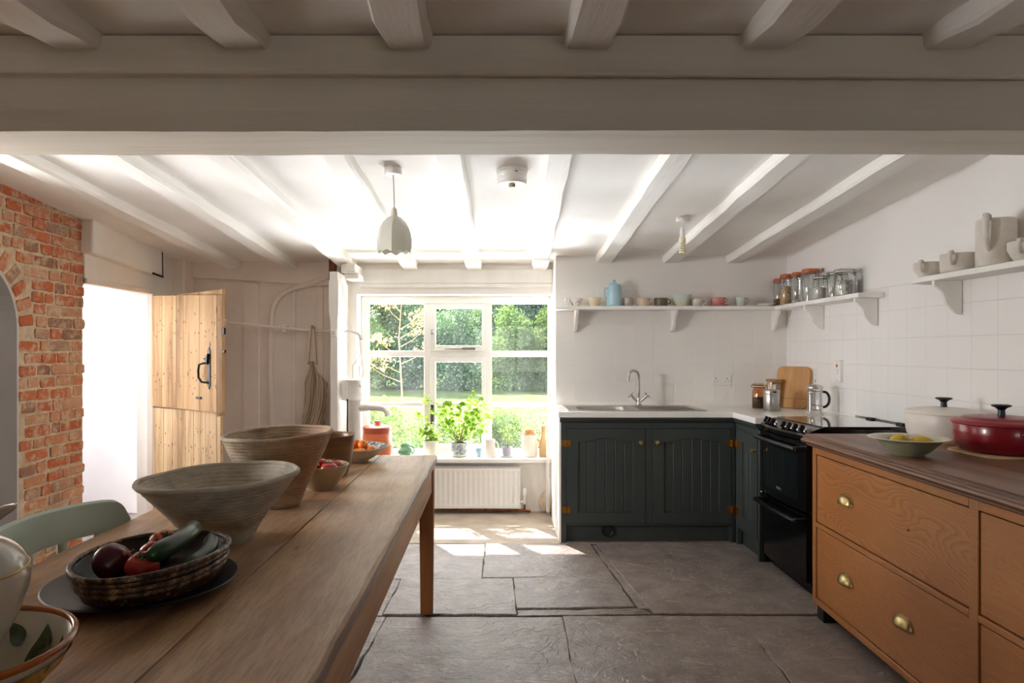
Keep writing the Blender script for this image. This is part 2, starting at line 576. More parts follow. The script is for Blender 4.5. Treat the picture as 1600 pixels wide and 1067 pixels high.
def stone():
    t = NT('riven_flagstone')
    vec = t.coords()
    geo = t.n('NewGeometry')
    warp = t.n('TexNoise', Vector=vec, Scale=1.7, Detail=4.0)
    wv = t.n('VectorMath', {'operation': 'SCALE'})
    t.set(wv.inputs[0], warp.outputs['Color'])
    t.set(wv.inputs['Scale'], 0.5)
    av = t.n('VectorMath', {'operation': 'ADD'})
    t.set(av.inputs[0], vec)
    t.set(av.inputs[1], wv.outputs[0])
    isl = t.n('VectorMath', {'operation': 'SCALE'})
    t.set(isl.inputs[0], (5.0, 3.0, 2.0))
    t.set(isl.inputs['Scale'], geo.outputs['Random Per Island'])
    a2 = t.n('VectorMath', {'operation': 'ADD'})
    t.set(a2.inputs[0], av.outputs[0])
    t.set(a2.inputs[1], isl.outputs[0])
    st = t.n('Mapping', Vector=a2.outputs[0], Scale=(0.9, 2.3, 1.0))
    n1 = t.noise(st.outputs[0], 1.7, 5, 0.5)
    k = 17.0
    m1 = t.math('MULTIPLY', n1, k)
    fl = t.math('FLOOR', m1)
    fr = t.math('SUBTRACT', m1, fl)
    step = t.ramp(fr, [(0.0, g(0)), (0.82, g(0.12)), (0.9, g(0.95)), (1.0, g(1))])
    terr = t.math('ADD', fl, step)
    fine = t.noise(vec, 38, 6, 0.65)
    med = t.noise(vec, 7, 5, 0.6)
    h = t.math('ADD', t.math('MULTIPLY', terr, 0.0048), t.math('ADD', t.math('MULTIPLY', fine, 0.006), t.math('MULTIPLY', med, 0.012)))
    col = t.ramp(med, [(0.3, rgb('#574b44')), (0.5, rgb('#7f7169')), (0.7, rgb('#a0938b'))])
    col = t.mix(0.35, col, t.ramp(geo.outputs['Random Per Island'], [(0, rgb('#665950')), (0.5, rgb('#8a7d77')), (1, rgb('#a59c98'))]))
    edge = t.ramp(fr, [(0.78, g(0)), (0.88, g(1)), (0.97, g(0))])
    col = t.mix(t.math('MULTIPLY', edge, 0.62), col, rgb('#bfb09a'))
    wear = t.ramp(t.noise(vec, 1.1, 4), [(0.45, g(0)), (0.7, g(1))])
    col = t.mix(t.math('MULTIPLY', wear, 0.35), col, rgb('#a39a94'))
    t.P(Base_Color=col, Roughness=t.math('ADD', 0.26, t.math('MULTIPLY', fine, 0.26)), Normal=t.bump(h, 1.0, 1.0))
    t.b.inputs['Specular IOR Level'].default_value = 0.5
    return t.m
M['stone'] = stone()
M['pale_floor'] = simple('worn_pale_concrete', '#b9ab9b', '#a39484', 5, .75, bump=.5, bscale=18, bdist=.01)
M['dirt'] = simple('joint_dirt', '#3a322b', '#5a4d41', 20, 0.95, bump=0.5, bscale=60)

def brick():
    t = NT('old_red_brick')
    geo = t.n('NewGeometry')
    col = t.ramp(geo.outputs['Random Per Island'], [(0.0, rgb('#a84c2a')), (0.22, rgb('#b9613a')), (0.42, rgb('#ad522c')), (0.6, rgb('#bd7d5a')), (0.75, rgb('#bd9072')), (0.88, rgb('#917a6c')), (1.0, rgb('#754a3c'))])
    vec = t.coords()
    n = t.noise(vec, 26, 6, 0.7)
    col = t.mix(t.ramp(n, [(0.35, g(0)), (0.75, g(0.75))]), col, t.mix(0.5, col, rgb('#d98a58')))
    lime = t.ramp(t.noise(vec, 15, 8, 0.75), [(0.48, g(0)), (0.60, g(0.85))])
    col = t.mix(lime, col, rgb('#c9b296'))
    soot = t.ramp(t.noise(vec, 13, 4, 0.6), [(0.62, g(0)), (0.75, g(0.8))])
    col = t.mix(soot, col, rgb('#5b3a2c'))
    t.P(Base_Color=col, Roughness=0.9, Normal=t.bump(t.math('ADD', n, t.noise(vec, 90, 4)), 0.6, 0.004))
    return t.m
M['brick'] = brick()
M['mortar'] = simple('lime_mortar', '#d3bfa2', '#b9a184', 22, 0.95, bump=0.9, bscale=45, bdist=0.006)
# ================================================================== THE SETTING
XR = 2.28          # right wall
XL = -2.56         # left wall (door wall)
YS = 5.32          # wall behind the sink
YW = 5.62          # wall under the window
YC = 5.60          # timber-framed corner wall
def ceil_z(y):
    return 2.453 - 0.074 * y if y > 2.1 else 2.29

# ---- floor: riven flagstones in a dirt bed
fl = MB()
fl.box(-4.1, -4.9, -0.14, 2.6, 6.0, -0.009, mi=1)
sr = random.Random(3)
def slab(pts, z=0.0, mi=0):
    out = []
    n = len(pts)
    for i in range(n):
        a, b = Vector(pts[i]), Vector(pts[(i + 1) % n])
        L = (b - a).length
        k = max(2, int(L / 0.07))
        nrm = Vector((-(b - a).y, (b - a).x)).normalized()
        ph = sr.uniform(0, 6)
        for j in range(k):
            t = j / k
            w = math.sin(PI * t)
            out.append(a.lerp(b, t) + nrm * (0.004 * math.sin(ph + t * L * 6) + sr.uniform(-0.006, 0.006)) * (w if j else 0))
    cx = sum(p.x for p in out) / len(out)
    cy = sum(p.y for p in out) / len(out)
    c = Vector((cx, cy))
    def ring(d, zz):
        r = []
        for p in out:
            q = p + (c - p).normalized() * d
            r.append((q.x, q.y, zz))
        return r
    r0, r1, r2 = ring(0.001, -0.03), ring(0.002, z - 0.0035), ring(0.006, z)
    m = len(out)
    vs = r0 + r1 + r2
    fs = []
    for a, b in ((0, m), (m, 2 * m)):
        for k in range(m):
            k2 = (k + 1) % m
            fs.append((a + k, a + k2, b + k2, b + k))
    fs.append(tuple(2 * m + k for k in range(m)))
    fl.add(vs, fs, mi)
def quad(x0, x1, x2, x3, y0, y1, z=0.0, dy=0.0):
    # near-left, near-right, far-right, far-left
    slab([(x0, y0), (x1, y0 + dy), (x2, y1 + dy), (x3, y1)], z + sr.uniform(-0.004, 0.003))
quad(-4.0, -2.0, -2.0, -4.0, 4.70, 6.0)
quad(-2.0, -0.95, -0.95, -2.0, 4.68, 5.62)
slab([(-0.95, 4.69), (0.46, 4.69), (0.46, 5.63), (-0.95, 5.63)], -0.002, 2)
quad(0.46, 2.3, 2.3, 0.46, 4.69, 5.63)
quad(-4.0, -2.4, -2.4, -4.0, 3.95, 4.70)
quad(-2.4, -1.35, -1.35, -2.4, 3.95, 4.68)
quad(-1.35, -0.74, -0.74, -1.35, 3.95, 4.68)
quad(-0.74, -0.07, -0.06, -0.74, 3.96, 4.68)
quad(-0.07, 0.70, 0.66, -0.06, 3.97, 4.68)
quad(0.80, 1.26, 1.10, 0.70, 3.43, 4.68)
quad(1.26, 2.3, 2.3, 1.10, 3.43, 4.68)
quad(-4.0, -1.9, -1.9, -4.0, 3.42, 3.95)
quad(-1.9, -1.0, -1.0, -1.9, 3.40, 3.95)
quad(-1.0, -0.56, -0.54, -1.0, 3.41, 3.95)
quad(-0.56, 0.115, 0.11, -0.54, 3.42, 3.96)
quad(0.115, 0.73, 0.70, 0.11, 3.50, 3.97, dy=0.02)
slab([(0.742, 3.5), (0.800, 3.5), (0.692, 4.66), (0.668, 4.66)], -0.004)
slab([(0.11, 3.41), (0.80, 3.43), (0.74, 3.51), (0.115, 3.48)], -0.003)
quad(-4.0, -2.0, -2.0, -4.0, 2.5, 3.40)
quad(-2.0, -1.3, -1.3, -2.0, 2.45, 3.39)
quad(-1.3, -0.60, -0.535, -1.3, 2.42, 3.39)
quad(-0.60, 0.325, 0.34, -0.535, 2.42, 3.39)
quad(0.325, 1.17, 1.21, 0.34, 2.40, 3.40)
quad(1.17, 2.3, 2.3, 1.21, 2.40, 3.41)
y = 2.40
xs0 = [-4.0, -2.7, -1.7, -0.8, 0.1, 0.95, 1.7, 2.3]
for j, h in enumerate((0.8, 0.7, 0.9, 0.75, 0.85, 1.1, 1.0, 1.1)):
    off = (j % 2) * 0.4
    for a, b in zip(xs0[:-1], xs0[1:]):
        a2 = a if a < -3.9 else a + off
        b2 = b if b > 2.2 else b + off
        quad(a2, b2, b2, a2, y - h, y)
    y -= h
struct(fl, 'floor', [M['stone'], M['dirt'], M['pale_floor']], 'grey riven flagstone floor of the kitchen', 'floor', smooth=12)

# ---- ceilings
m = MB()
m.hexa([(-2.9, 2.2, ceil_z(2.2)), (2.45, 2.2, ceil_z(2.2)), (2.45, 6.1, ceil_z(6.1)), (-2.9, 6.1, ceil_z(6.1)),
        (-2.9, 2.2, 2.5), (2.45, 2.2, 2.5), (2.45, 6.1, 2.5), (-2.9, 6.1, 2.5)])
struct(m, 'ceiling', M['ceiling'], 'white plaster ceiling between joists over the bright sink end', 'ceiling')
m = MB()
m.box(-2.9, -4.9, 2.29, 2.45, 2.2, 2.5)
struct(m, 'ceiling', M['ceiling'], 'shadowed plaster ceiling on the near side of the big beam', 'ceiling')

# ---- the cross beam, with the ledge and the cable casing on its face
b = MB()
N = 40
for (z0, z1, y0, y1) in ((2.0, 2.165, 2.10, 2.375),):
    xs = [-2.62 + (4.94) * i / N for i in range(N + 1)]
    br = random.Random(5)
    prof = []
    for x in xs:
        j = lambda a: br.uniform(-a, a)
        sag = 0.006 * math.sin(x * 1.1) - 0.0035 * (x + 0.2)
        prof.append([(x, 2.10 + j(.0015), 2.062 + sag + j(.002)), (x, 2.112 + j(.0015), 2.001 + sag + j(.0012)), (x, 2.365 + j(.002), 2.0 + sag + j(.0012)),
                     (x, 2.378 + j(.0015), 2.012 + sag), (x, 2.378, 2.285), (x, 2.09, 2.285), (x, 2.09, 2.168 + sag * .5), (x, 2.103, 2.160 + sag * .5)])
    k = len(prof[0])
    vs = [p for r in prof for p in r]
    fs = []
    for i in range(N):
        for q in range(k):
            q2 = (q + 1) % k
            fs.append((i * k + q, i * k + q2, (i + 1) * k + q2, (i + 1) * k + q))
    fs.append(tuple(range(k)))
    fs.append(tuple(N * k + q for q in range(k)))
    b.add(vs, fs)
beam = struct(b, 'ceiling_beam', M['beam'], 'massive white cross beam spanning the whole ceiling', 'beam', smooth=8)
m = MB()
m.tube([(-2.55, 2.083, 2.176), (-1, 2.083, 2.172), (0.5, 2.083, 2.166), (2.2, 2.083, 2.155)], 0.011, 8)
m.build('cable_casing', M['beam'], beam)

# ---- joists
jr = random.Random(11)
def joist(x0, y0, x1, y1, w, drop, label, near=False):
    mb = MB()
    n = 14
    P = []
    for i in range(n + 1):
        t = i / n
        yy = y0 + (y1 - y0) * t
        xx = x0 + (x1 - x0) * t + jr.uniform(-.004, .004)
        zc = ceil_z(yy) if not near else 2.29
        d = drop + jr.uniform(-.003, .003)
        if near:
            d = drop + 0.03 * min(1, max(0, (2.1 - yy) / 0.22))
        ww = w / 2 + jr.uniform(-.004, .004)
        ch = 0.012
        P.append([(xx - ww, yy, zc + .03), (xx - ww + jr.uniform(0, .004), yy, zc - d + ch), (xx - ww + ch, yy, zc - d), (xx + ww - ch, yy, zc - d), (xx + ww, yy, zc - d + ch), (xx + ww, yy, zc + .03)])
    k = 6
    vs = [p for r in P for p in r]
    fs = []
    for i in range(n):
        for q in range(k):
            q2 = (q + 1) % k
            fs.append((i * k + q, i * k + q2, (i + 1) * k + q2, (i + 1) * k + q))
    fs.append(tuple(range(k)))
    fs.append(tuple(n * k + q for q in range(k)))
    mb.add(vs, fs)
    o = struct(mb, 'ceiling_joist', M['joist'], label, 'joist', smooth=30)
    o['group'] = 'joists on the near side of the beam' if near else 'joists over the sink end'
ordn = ['first', 'second', 'third', 'fourth', 'fifth', 'sixth', 'seventh', 'eighth', 'ninth']
farx = [(-2.17, -2.12), (-1.70, -1.66), (-1.22, -1.19), (-0.71, -0.69), (-0.20, -0.17), (0.29, 0.37), (0.82, 0.86), (1.34, 1.38), (1.85, 1.87)]
for i, (a, bb) in enumerate(farx):
    ye = 5.66 if i < 6 else 5.36
    if i < 2: ye = 5.62
    # drawn from the beam (2.35) to the far wall
    s = (bb - a) / (5.5 - 3.0)
    joist(a - s * 0.65, 2.35, a + s * (ye - 3.0), ye, 0.125, 0.055, '%s white painted joist from the left, beyond the cross beam' % ordn[i])
for i, x in enumerate((-1.273, -0.76, -0.26, 0.287, 0.823, 1.38)):
    joist(x * 1.02, 0.5, x, 2.10, 0.145, 0.045, '%s joist from the left on the near side of the cross beam' % ordn[i], near=True)

# ---- walls
m = MB()
m.box(0.48, YS, 0, 2.5, 6.10, 2.45)
struct(m, 'wall_sink', M['sink_wall'], 'white tiled wall behind the sink', 'wall')
m = MB()
m.box(XR, 0.9, 0, 2.5, YS, 2.45)
struct(m, 'wall_right', M['right_wall'], 'white tiled wall on the right behind cooker and chest', 'wall')
m = MB()
m.box(-1.13, YW, -0.05, 0.48, 5.90, 0.405)
struct(m, 'wall_window', M['plaster'], 'low white wall under the window behind the radiator', 'wall')
m = MB()
m.box(-1.62, YW, 0.0, -1.13, 5.90, 2.45)
m.box(-1.13, YW + .001, 1.785, 0.48, 5.90, 2.45)
struct(m, 'wall_window_upper', M['plaster'], 'white wall above and left of the kitchen window', 'wall')
m = MB()
m.box(-1.13, 5.592, 1.875, 0.48, YW + .002, 1.99)
m.box(-1.10, 5.60, 1.84, 0.48, YW + .002, 1.875)
struct(m, 'trim_lintel', M['white_wood'], 'white painted timber lintel over the window', 'trim', bevel=0.006)
m = MB()
m.box(-2.75, YC, 0, -1.19, 5.9, 2.45)
struct(m, 'wall_corner', M['plaster_warm'], 'limewashed timber-framed wall behind the hanging apron', 'wall')
m = MB()
m.prism([(-2.61, 2.09), (-1.24, 2.09), (-1.24, 1.842), (-1.5, 1.855), (-2.0, 1.89), (-2.45, 1.915), (-2.61, 1.90)], 'y', 5.552, 5.60)
struct(m, 'trim_wall_plate', M['plaster_warm'], 'painted wall plate timber along the top of the corner wall', 'trim', bevel=0.008)
for (xa, xb, lab) in ((-2.055, -1.925, 'broad painted stud left of the curved pipe'), (-1.66, -1.625, 'thin painted cover strip between pipe and apron'), (-1.455, -1.40, 'narrow painted stud right behind the apron')):
    m = MB()
    m.box(xa, YC - 0.014, 0, xb, YC + 0.01, 1.88)
    struct(m, 'trim_stud', M['plaster_warm'], lab, 'trim', bevel=0.005)

# post between the corner wall and the window recess
m = MB()
def ring_post(z, w, d):
    return (z, w, d)
lev = [(0.0, 0.058, 0), (1.55, 0.058, 0), (1.63, 0.078, 0), (1.86, 0.078, 0), (1.861, 0.064, 0), (1.93, 0.064, 0)]
vs, fs = [], []
for (z, w, _) in lev:
    x1 = -1.197 if w > .07 else -1.203
    x0 = x1 - w - (0.0)
    vs += [(x0, 5.25, z), (x1, 5.25, z), (x1, 5.62, z), (x0, 5.62, z)]
for i in range(len(lev) - 1):
    for k in range(4):
        k2 = (k + 1) % 4
        fs.append((4 * i + k, 4 * i + k2, 4 * i + 4 + k2, 4 * i + 4 + k))
fs += [(3, 2, 1, 0), tuple(4 * (len(lev) - 1) + k for k in range(4))]
m.add(vs, fs)
struct(m, 'trim_post', M['white_wood'], 'white chamfered timber post left of the window and pump', 'post', bevel=0.004)
m = MB()
m.box(-1.19, 5.30, 1.93, -1.08, 5.62, 2.0)
m.box(-1.175, 5.36, 1.885, -1.065, 5.62, 1.93)
struct(m, 'trim_corbel', M['white_wood'], 'white timber bearer on top of the post under the joist', 'trim', bevel=0.005)
m = MB()
m.box(-1.29, 5.33, 1.86, -1.255, 5.45, 2.06)
struct(m, 'trim_wedge', simple('rusty_timber', '#7a4526', '#4a2a18', 20, 0.9), 'rust-brown timber end beside the top of the post', 'trim')

# left wall : beyond the brick pier is the doorway
m = MB()
m.box(-2.9, 4.27, 1.74, XL, 5.12, 2.45)
m.box(-2.68, 5.12, 0, XL, 5.9, 2.45)
struct(m, 'wall_left', M['plaster'], 'white plastered wall over and beside the doorway', 'wall')
m = MB()
m.prism([(2.45, 4.25), (1.93, 4.25), (1.885, 5.00), (1.885, 5.13), (2.45, 5.13)], 'x', 0, 1)
m2 = MB()
m2.add([(-2.60 + q[0] * 0.10, q[2], q[1]) for q in m.v], m.f)
struct(m2, 'trim_door_beam', M['plaster'], 'white plastered beam above the doorway', 'trim', bevel=0.012)
m = MB()
m.box(-2.60, 4.27, 1.742, -2.545, 5.11, 1.775)
m.box(-2.59, 5.085, 0, -2.54, 5.125, 1.76)
struct(m, 'trim_door_frame', M['plaster_warm'], 'pale painted frame of the doorway', 'door frame', bevel=0.004)
m = MB()
m.tube([(-2.498, 5.0, 1.888), (-2.495, 5.08, 1.880), (-2.494, 5.14, 1.876)], 0.008, 6)
m.tube([(-2.494, 5.138, 1.876), (-2.495, 5.138, 1.97), (-2.497, 5.138, 2.06)], 0.004, 6)
tag(m.build('beam_strap', M['iron']), 'black iron strap at the end of the doorway beam', 'strap')
m = MB()
m.box(-2.565, 5.42, 0, -2.46, 5.60, 2.06)
struct(m, 'trim_corner_post', M['plaster_warm'], 'limewashed corner post behind the open stable door', 'post', bevel=0.01)

# brick pier with its arched opening
AY0, AY1, ASP, AR = 2.995, 3.695, 1.44, 0.35
XB = -2.57
yc_a = (AY0 + AY1) / 2
m = MB()
def in_arch(y, z, grow=0.0):
    if z < ASP:
        return AY0 - grow < y < AY1 + grow
    return (y - yc_a) ** 2 + ((z - ASP) * 0.95) ** 2 < (AR + grow) ** 2
# mortar bed (arched slab)
out = [(2.93, 0), (AY0, 0)]
for i in range(17):
    t = PI - PI * i / 16
    out.append((yc_a + AR * math.cos(t), ASP + AR / 0.95 * math.sin(t)))
out += [(AY1, 0), (4.272, 0), (4.272, 2.26), (2.93, 2.26)]
m.prism(out, 'x', -3.0, XB - 0.006, mi=1)
brd = random.Random(21)
def brk(y0, y1, z0, z1, rot=0.0, depth=0.0):
    j = lambda a: brd.uniform(-a, a)
    n = 5
    y0 += j(.004); y1 += j(.004); z0 += j(.0035); z1 += j(.0035)
    cy, cz = (y0 + y1) / 2, (z0 + z1) / 2
    hw, hh = (y1 - y0) / 2, (z1 - z0) / 2
    xf = XB + brd.uniform(-.004, .004) + depth
    outl = []
    KB = 20
    for q in range(KB):
        a = 2 * PI * q / KB
        ca, sa = math.cos(a), math.sin(a)
        ea = 0.22
        outl.append((hw * abs(ca) ** ea * (1 if ca >= 0 else -1) + j(.0035), hh * abs(sa) ** ea * (1 if sa >= 0 else -1) + j(.0035)))
    c, s = math.cos(rot), math.sin(rot)
    ring = lambda k, x: [(x, cy + (a * k) * c - (b2 * k) * s, cz + (a * k) * s + (b2 * k) * c) for a, b2 in outl]
    vs = ring(1.0, XB - 0.02) + ring(1.0, xf - 0.005) + ring(0.92, xf)
    fs = []
    for a in (0, KB):
        for k in range(KB):
            k2 = (k + 1) % KB
            fs.append((a + k, a + k2, a + KB + k2, a + KB + k))
    fs.append(tuple(2 * KB + k for k in range(KB)))
    m.add(vs, fs, 0)
course = 0.0685
row = 0
z = 0.01
while z < 2.14:
    y = 4.285 + brd.uniform(-0.025, 0.012)
    k = row % 2
    top = ceil_z(4.0) + 0.01
    while y > 3.06:
        L = (0.215 if (k % 2 == 0) else 0.105) + brd.uniform(-.02, .02)
        if brd.random() < 0.25: L = 0.14
        a, e = y - L, y
        mid = (a + e) / 2
        grow = 0.125 if z > ASP - 0.1 else 0.0
        if not (in_arch(mid, z + .03, grow) or in_arch(a + .01, z + .03, grow) or in_arch(e - .01, z + .03, grow)):
            brk(a + 0.006, e - 0.006, z + 0.0065, z + course - 0.0065)
        elif grow and not in_arch(e - .012, z + .03, .125):
            a2 = a
            while in_arch(a2, z + .012, .125) or in_arch(a2, z + .055, .125):
                a2 += .004
            if e - a2 > .035 and a2 > yc_a:
                brk(a2 + .004, e - .006, z + 0.0065, z + course - 0.0065)
        elif grow == 0 and e > AY1 + 0.05:
            brk(AY1 + 0.004, e - 0.006, z + 0.0065, z + course - 0.0065)
        y -= L
        k += 1
    z += course + brd.uniform(-.002, .003)
    row += 1
for i in range(15):                                  # ring of bricks on edge around the arch
    t = PI * (i + 0.5) / 15
    r = AR + 0.062
    cy, cz = yc_a + r * math.cos(t), ASP + r / 0.95 * math.sin(t)
    brk(cy - 0.055, cy + 0.055, cz - 0.031, cz + 0.031, rot=t)
struct(m, 'wall_brick', [M['brick'], M['mortar']], 'bare red brick pier with an arched opening on the left', 'wall', smooth=40)
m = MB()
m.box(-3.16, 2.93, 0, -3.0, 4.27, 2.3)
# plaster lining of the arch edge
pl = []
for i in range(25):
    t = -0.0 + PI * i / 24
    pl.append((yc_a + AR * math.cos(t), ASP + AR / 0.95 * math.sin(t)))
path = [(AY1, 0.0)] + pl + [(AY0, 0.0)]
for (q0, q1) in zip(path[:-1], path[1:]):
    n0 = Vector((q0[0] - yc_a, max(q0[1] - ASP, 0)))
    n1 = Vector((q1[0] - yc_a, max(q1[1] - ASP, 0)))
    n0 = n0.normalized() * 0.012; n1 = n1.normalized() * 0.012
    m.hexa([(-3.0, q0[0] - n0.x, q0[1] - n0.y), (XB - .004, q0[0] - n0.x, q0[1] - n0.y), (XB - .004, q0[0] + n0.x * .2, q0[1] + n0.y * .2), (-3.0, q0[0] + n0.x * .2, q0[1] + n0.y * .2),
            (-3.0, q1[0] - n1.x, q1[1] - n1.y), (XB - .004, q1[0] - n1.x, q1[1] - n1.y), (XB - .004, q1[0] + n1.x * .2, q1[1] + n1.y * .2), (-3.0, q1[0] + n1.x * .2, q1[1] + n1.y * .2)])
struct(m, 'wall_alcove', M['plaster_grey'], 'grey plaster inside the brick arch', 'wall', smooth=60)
m = MB()  # unseen near wall, less reflective finish to keep this end dim
m.box(-2.9, -4.9, 0, -2.6, 2.2, 2.45)
m.box(-3.0, 2.2, 0, -2.6, 2.93, 0.98)
m.box(-3.0, 2.2, 1.98, -2.6, 2.93, 2.45)
m.box(-3.0, 2.19, 0, -2.9, 2.2, 2.45)
struct(m, 'wall_left_near', M['mortar'], 'unseen rough wall beside the near end of the table, toned down to cut bounce', 'wall')

m = MB()  # unseen near right wall, made dark to keep bounce off the beam
m.box(XR, -4.9, 0, 2.5, 0.9, 2.45)
struct(m, 'wall_right_near', simple('dark_absorbing_side', '#3d3229', '#2f2720', 5, .6), 'unseen near right wall of the kitchen, darkened to cut bounce light', 'wall')
# rear wall with an added window opening, behind the camera, darkened to cut bounce light
m = MB()
m.box(-2.9, -4.9, 0, -0.5, -4.75, 2.45)
m.box(1.5, -4.9, 0, 2.5, -4.75, 2.45)
m.box(-0.5, -4.9, 0, 1.5, -4.75, 0.75)
m.box(-0.5, -4.9, 1.95, 1.5, -4.75, 2.45)
struct(m, 'wall_rear', simple('dark_absorbing_wall', '#3d3229', '#2f2720', 5, .6), 'unseen near end wall of the kitchen, darkened to cut bounce light', 'wall')

# lobby beyond the doorway
m = MB()
m.box(-4.1, 5.55, 0, -2.85, 5.7, 2.45)
m.box(-4.1, 3.0, 0, -3.16, 3.3, 2.45)
m.box(-4.2, 3.0, 0, -4.1, 3.85, 2.45)
m.box(-4.2, 5.15, 0, -4.1, 5.7, 2.45)
m.box(-4.2, 3.85, 0, -4.1, 5.15, 0.8)
m.box(-4.2, 3.85, 2.25, -4.1, 5.15, 2.45)
struct(m, 'wall_lobby', simple('lobby_white', '#e9e8ec', '#e2e1e6', 2, 0.8), 'bright white lobby wall seen through the doorway', 'wall')
m = MB()
m.box(-4.2, 3.0, 2.3, -2.62, 5.9, 2.45)
struct(m, 'ceiling_lobby', M['ceiling'], 'white ceiling of the lobby beyond the doorway', 'ceiling')

# ---- window
win = thing('window_1', 'white six-light kitchen window over the sill', 'window', (0, 5.86, 0), kind='structure')
m = MB()
X0, X1, Z0, Z1 = -1.13, 0.48, 0.44, 1.785
def bar(x0, z0, x1, z1, y0=-0.035, y1=0.035):
    m.box(x0, y0, z0, x1, y1, z1)
bar(X0, Z0, -1.075, Z1, -0.05, 0.05)
bar(0.465, Z0, X1, Z1, -0.05, 0.05)
bar(-1.075, 1.722, 0.465, Z1, -0.05, 0.05)
bar(-1.075, Z0, 0.465, 0.475, -0.05, 0.05)
bar(-0.600, 0.475, -0.545, 1.722)          # mullions
bar(-0.075, 0.475, -0.020, 1.722)
bar(-1.075, 1.268, 0.465, 1.320, -0.0335, 0.0335)           # transom
bar(-1.075, 0.842, -0.600, 0.878, -0.02, 0.02)
bar(-0.020, 0.842, 0.465, 0.878, -0.02, 0.02)
m.build('window_frame', M['white'], win, bevel=0.006)
m = MB()
for (z0, z1, zi0, zi1) in ((1.320, 1.722, 1.365, 1.682), (0.475, 1.268, 0.52, 1.222)):
    m.box(-0.545, -0.045, z0, -0.500, 0.02, z1)
    m.box(-0.105, -0.045, z0, -0.075, 0.02, z1)
    m.box(-0.500, -0.045, zi1, -0.105, 0.02, z1)
    m.box(-0.500, -0.045, z0, -0.105, 0.02, zi0)
m.box(-0.50, -0.02, 0.842, -0.105, 0.02, 0.878)
csh = m.build('casement', M['white'], win, bevel=0.004)
m = MB()
m.tube([(-0.42, -0.062, 1.338), (-0.30, -0.066, 1.336), (-0.19, -0.062, 1.340)], [0.005, 0.007, 0.006], 8)
m.box(-0.27, -0.075, 1.328, -0.16, -0.05, 1.348)
m.build('stay', simple('tarnished_stay', '#8d857c', '#6b645c', 20, .4, metal=.7), csh, bevel=0.002)
m = MB()
m.box(-0.535, -0.07, 1.46, -0.52, -0.045, 1.50)
m.ball((-0.527, -0.075, 1.48), 0.009, 10, 6)
m.build('catch', M['steel'], csh)
m = MB()
m.box(-0.5385, -0.07, 0.72, -0.515, -0.044, 0.86)
m.tube([(-0.527, -0.075, 0.80), (-0.53, -0.095, 0.78), (-0.53, -0.10, 0.70)], 0.008, 8)
m.build('casement_handle', M['iron'], csh)
for (x0, x1) in ((-1.075, -0.600), (-0.500, -0.105), (-0.020, 0.465)):
    mid = x0 == -0.5
    for (z0, z1) in (((1.365, 1.682) if mid else (1.320, 1.722)), ((0.878, 1.222) if mid else (0.878, 1.268)), ((0.52, 0.842) if mid else (0.475, 0.842))):
        m = MB()
        m.box(x0 - .003, -0.003, z0 - .003, x1 + .003, 0.003, z1 + .003)
        m.build('pane', M['glass'], csh if mid else win, smooth=0)
m = MB()
m.box(-1.13, 5.545, 0.405, 0.478, 5.83, 0.442)
struct(m, 'trim_window_sill', M['white'], 'white window sill holding pots and plants', 'window sill', bevel=0.007)
m = MB()  # rear window, added out of view for its fill lamp
for x in (-0.5, 0.5, 1.45):
    m.box(x, -4.86, 0.75, x + .06, -4.8, 1.95)
m.box(-0.5, -4.86, 0.75, 1.5, -4.8, 0.81)
m.box(-0.5, -4.86, 1.89, 1.5, -4.8, 1.95)
struct(m, 'added_window_rear', M['white'], 'white window frame added in the unseen near end wall for fill light', 'window', bevel=0.004)
m = MB()  # left window, added out of view so fill reaches the sink end
m.box(-2.99, 2.2, .98, -2.94, 2.25, 1.98); m.box(-2.99, 2.88, .98, -2.94, 2.93, 1.98); m.box(-2.985, 2.55, 1.03, -2.945, 2.58, 1.93)
m.box(-2.99, 2.25, .98, -2.94, 2.88, 1.03); m.box(-2.99, 2.25, 1.93, -2.94, 2.88, 1.98); m.box(-2.985, 2.25, 1.46, -2.945, 2.88, 1.49)
struct(m, 'added_window_left', M['white'], 'small white window frame added out of view in the left wall for fill light', 'window', bevel=0.004)
m = MB()  # lobby window, added out of view for the doorway fill
m.box(-4.17, 3.85, .8, -4.12, 3.91, 2.25); m.box(-4.17, 5.09, .8, -4.12, 5.15, 2.25); m.box(-4.17, 4.47, .8, -4.12, 4.53, 2.25)
m.box(-4.17, 3.85, .8, -4.12, 5.15, .86); m.box(-4.17, 3.85, 2.19, -4.12, 5.15, 2.25)
struct(m, 'added_window_lobby', M['white'], 'white window frame added out of view in the lobby for fill light', 'window', bevel=0.004)

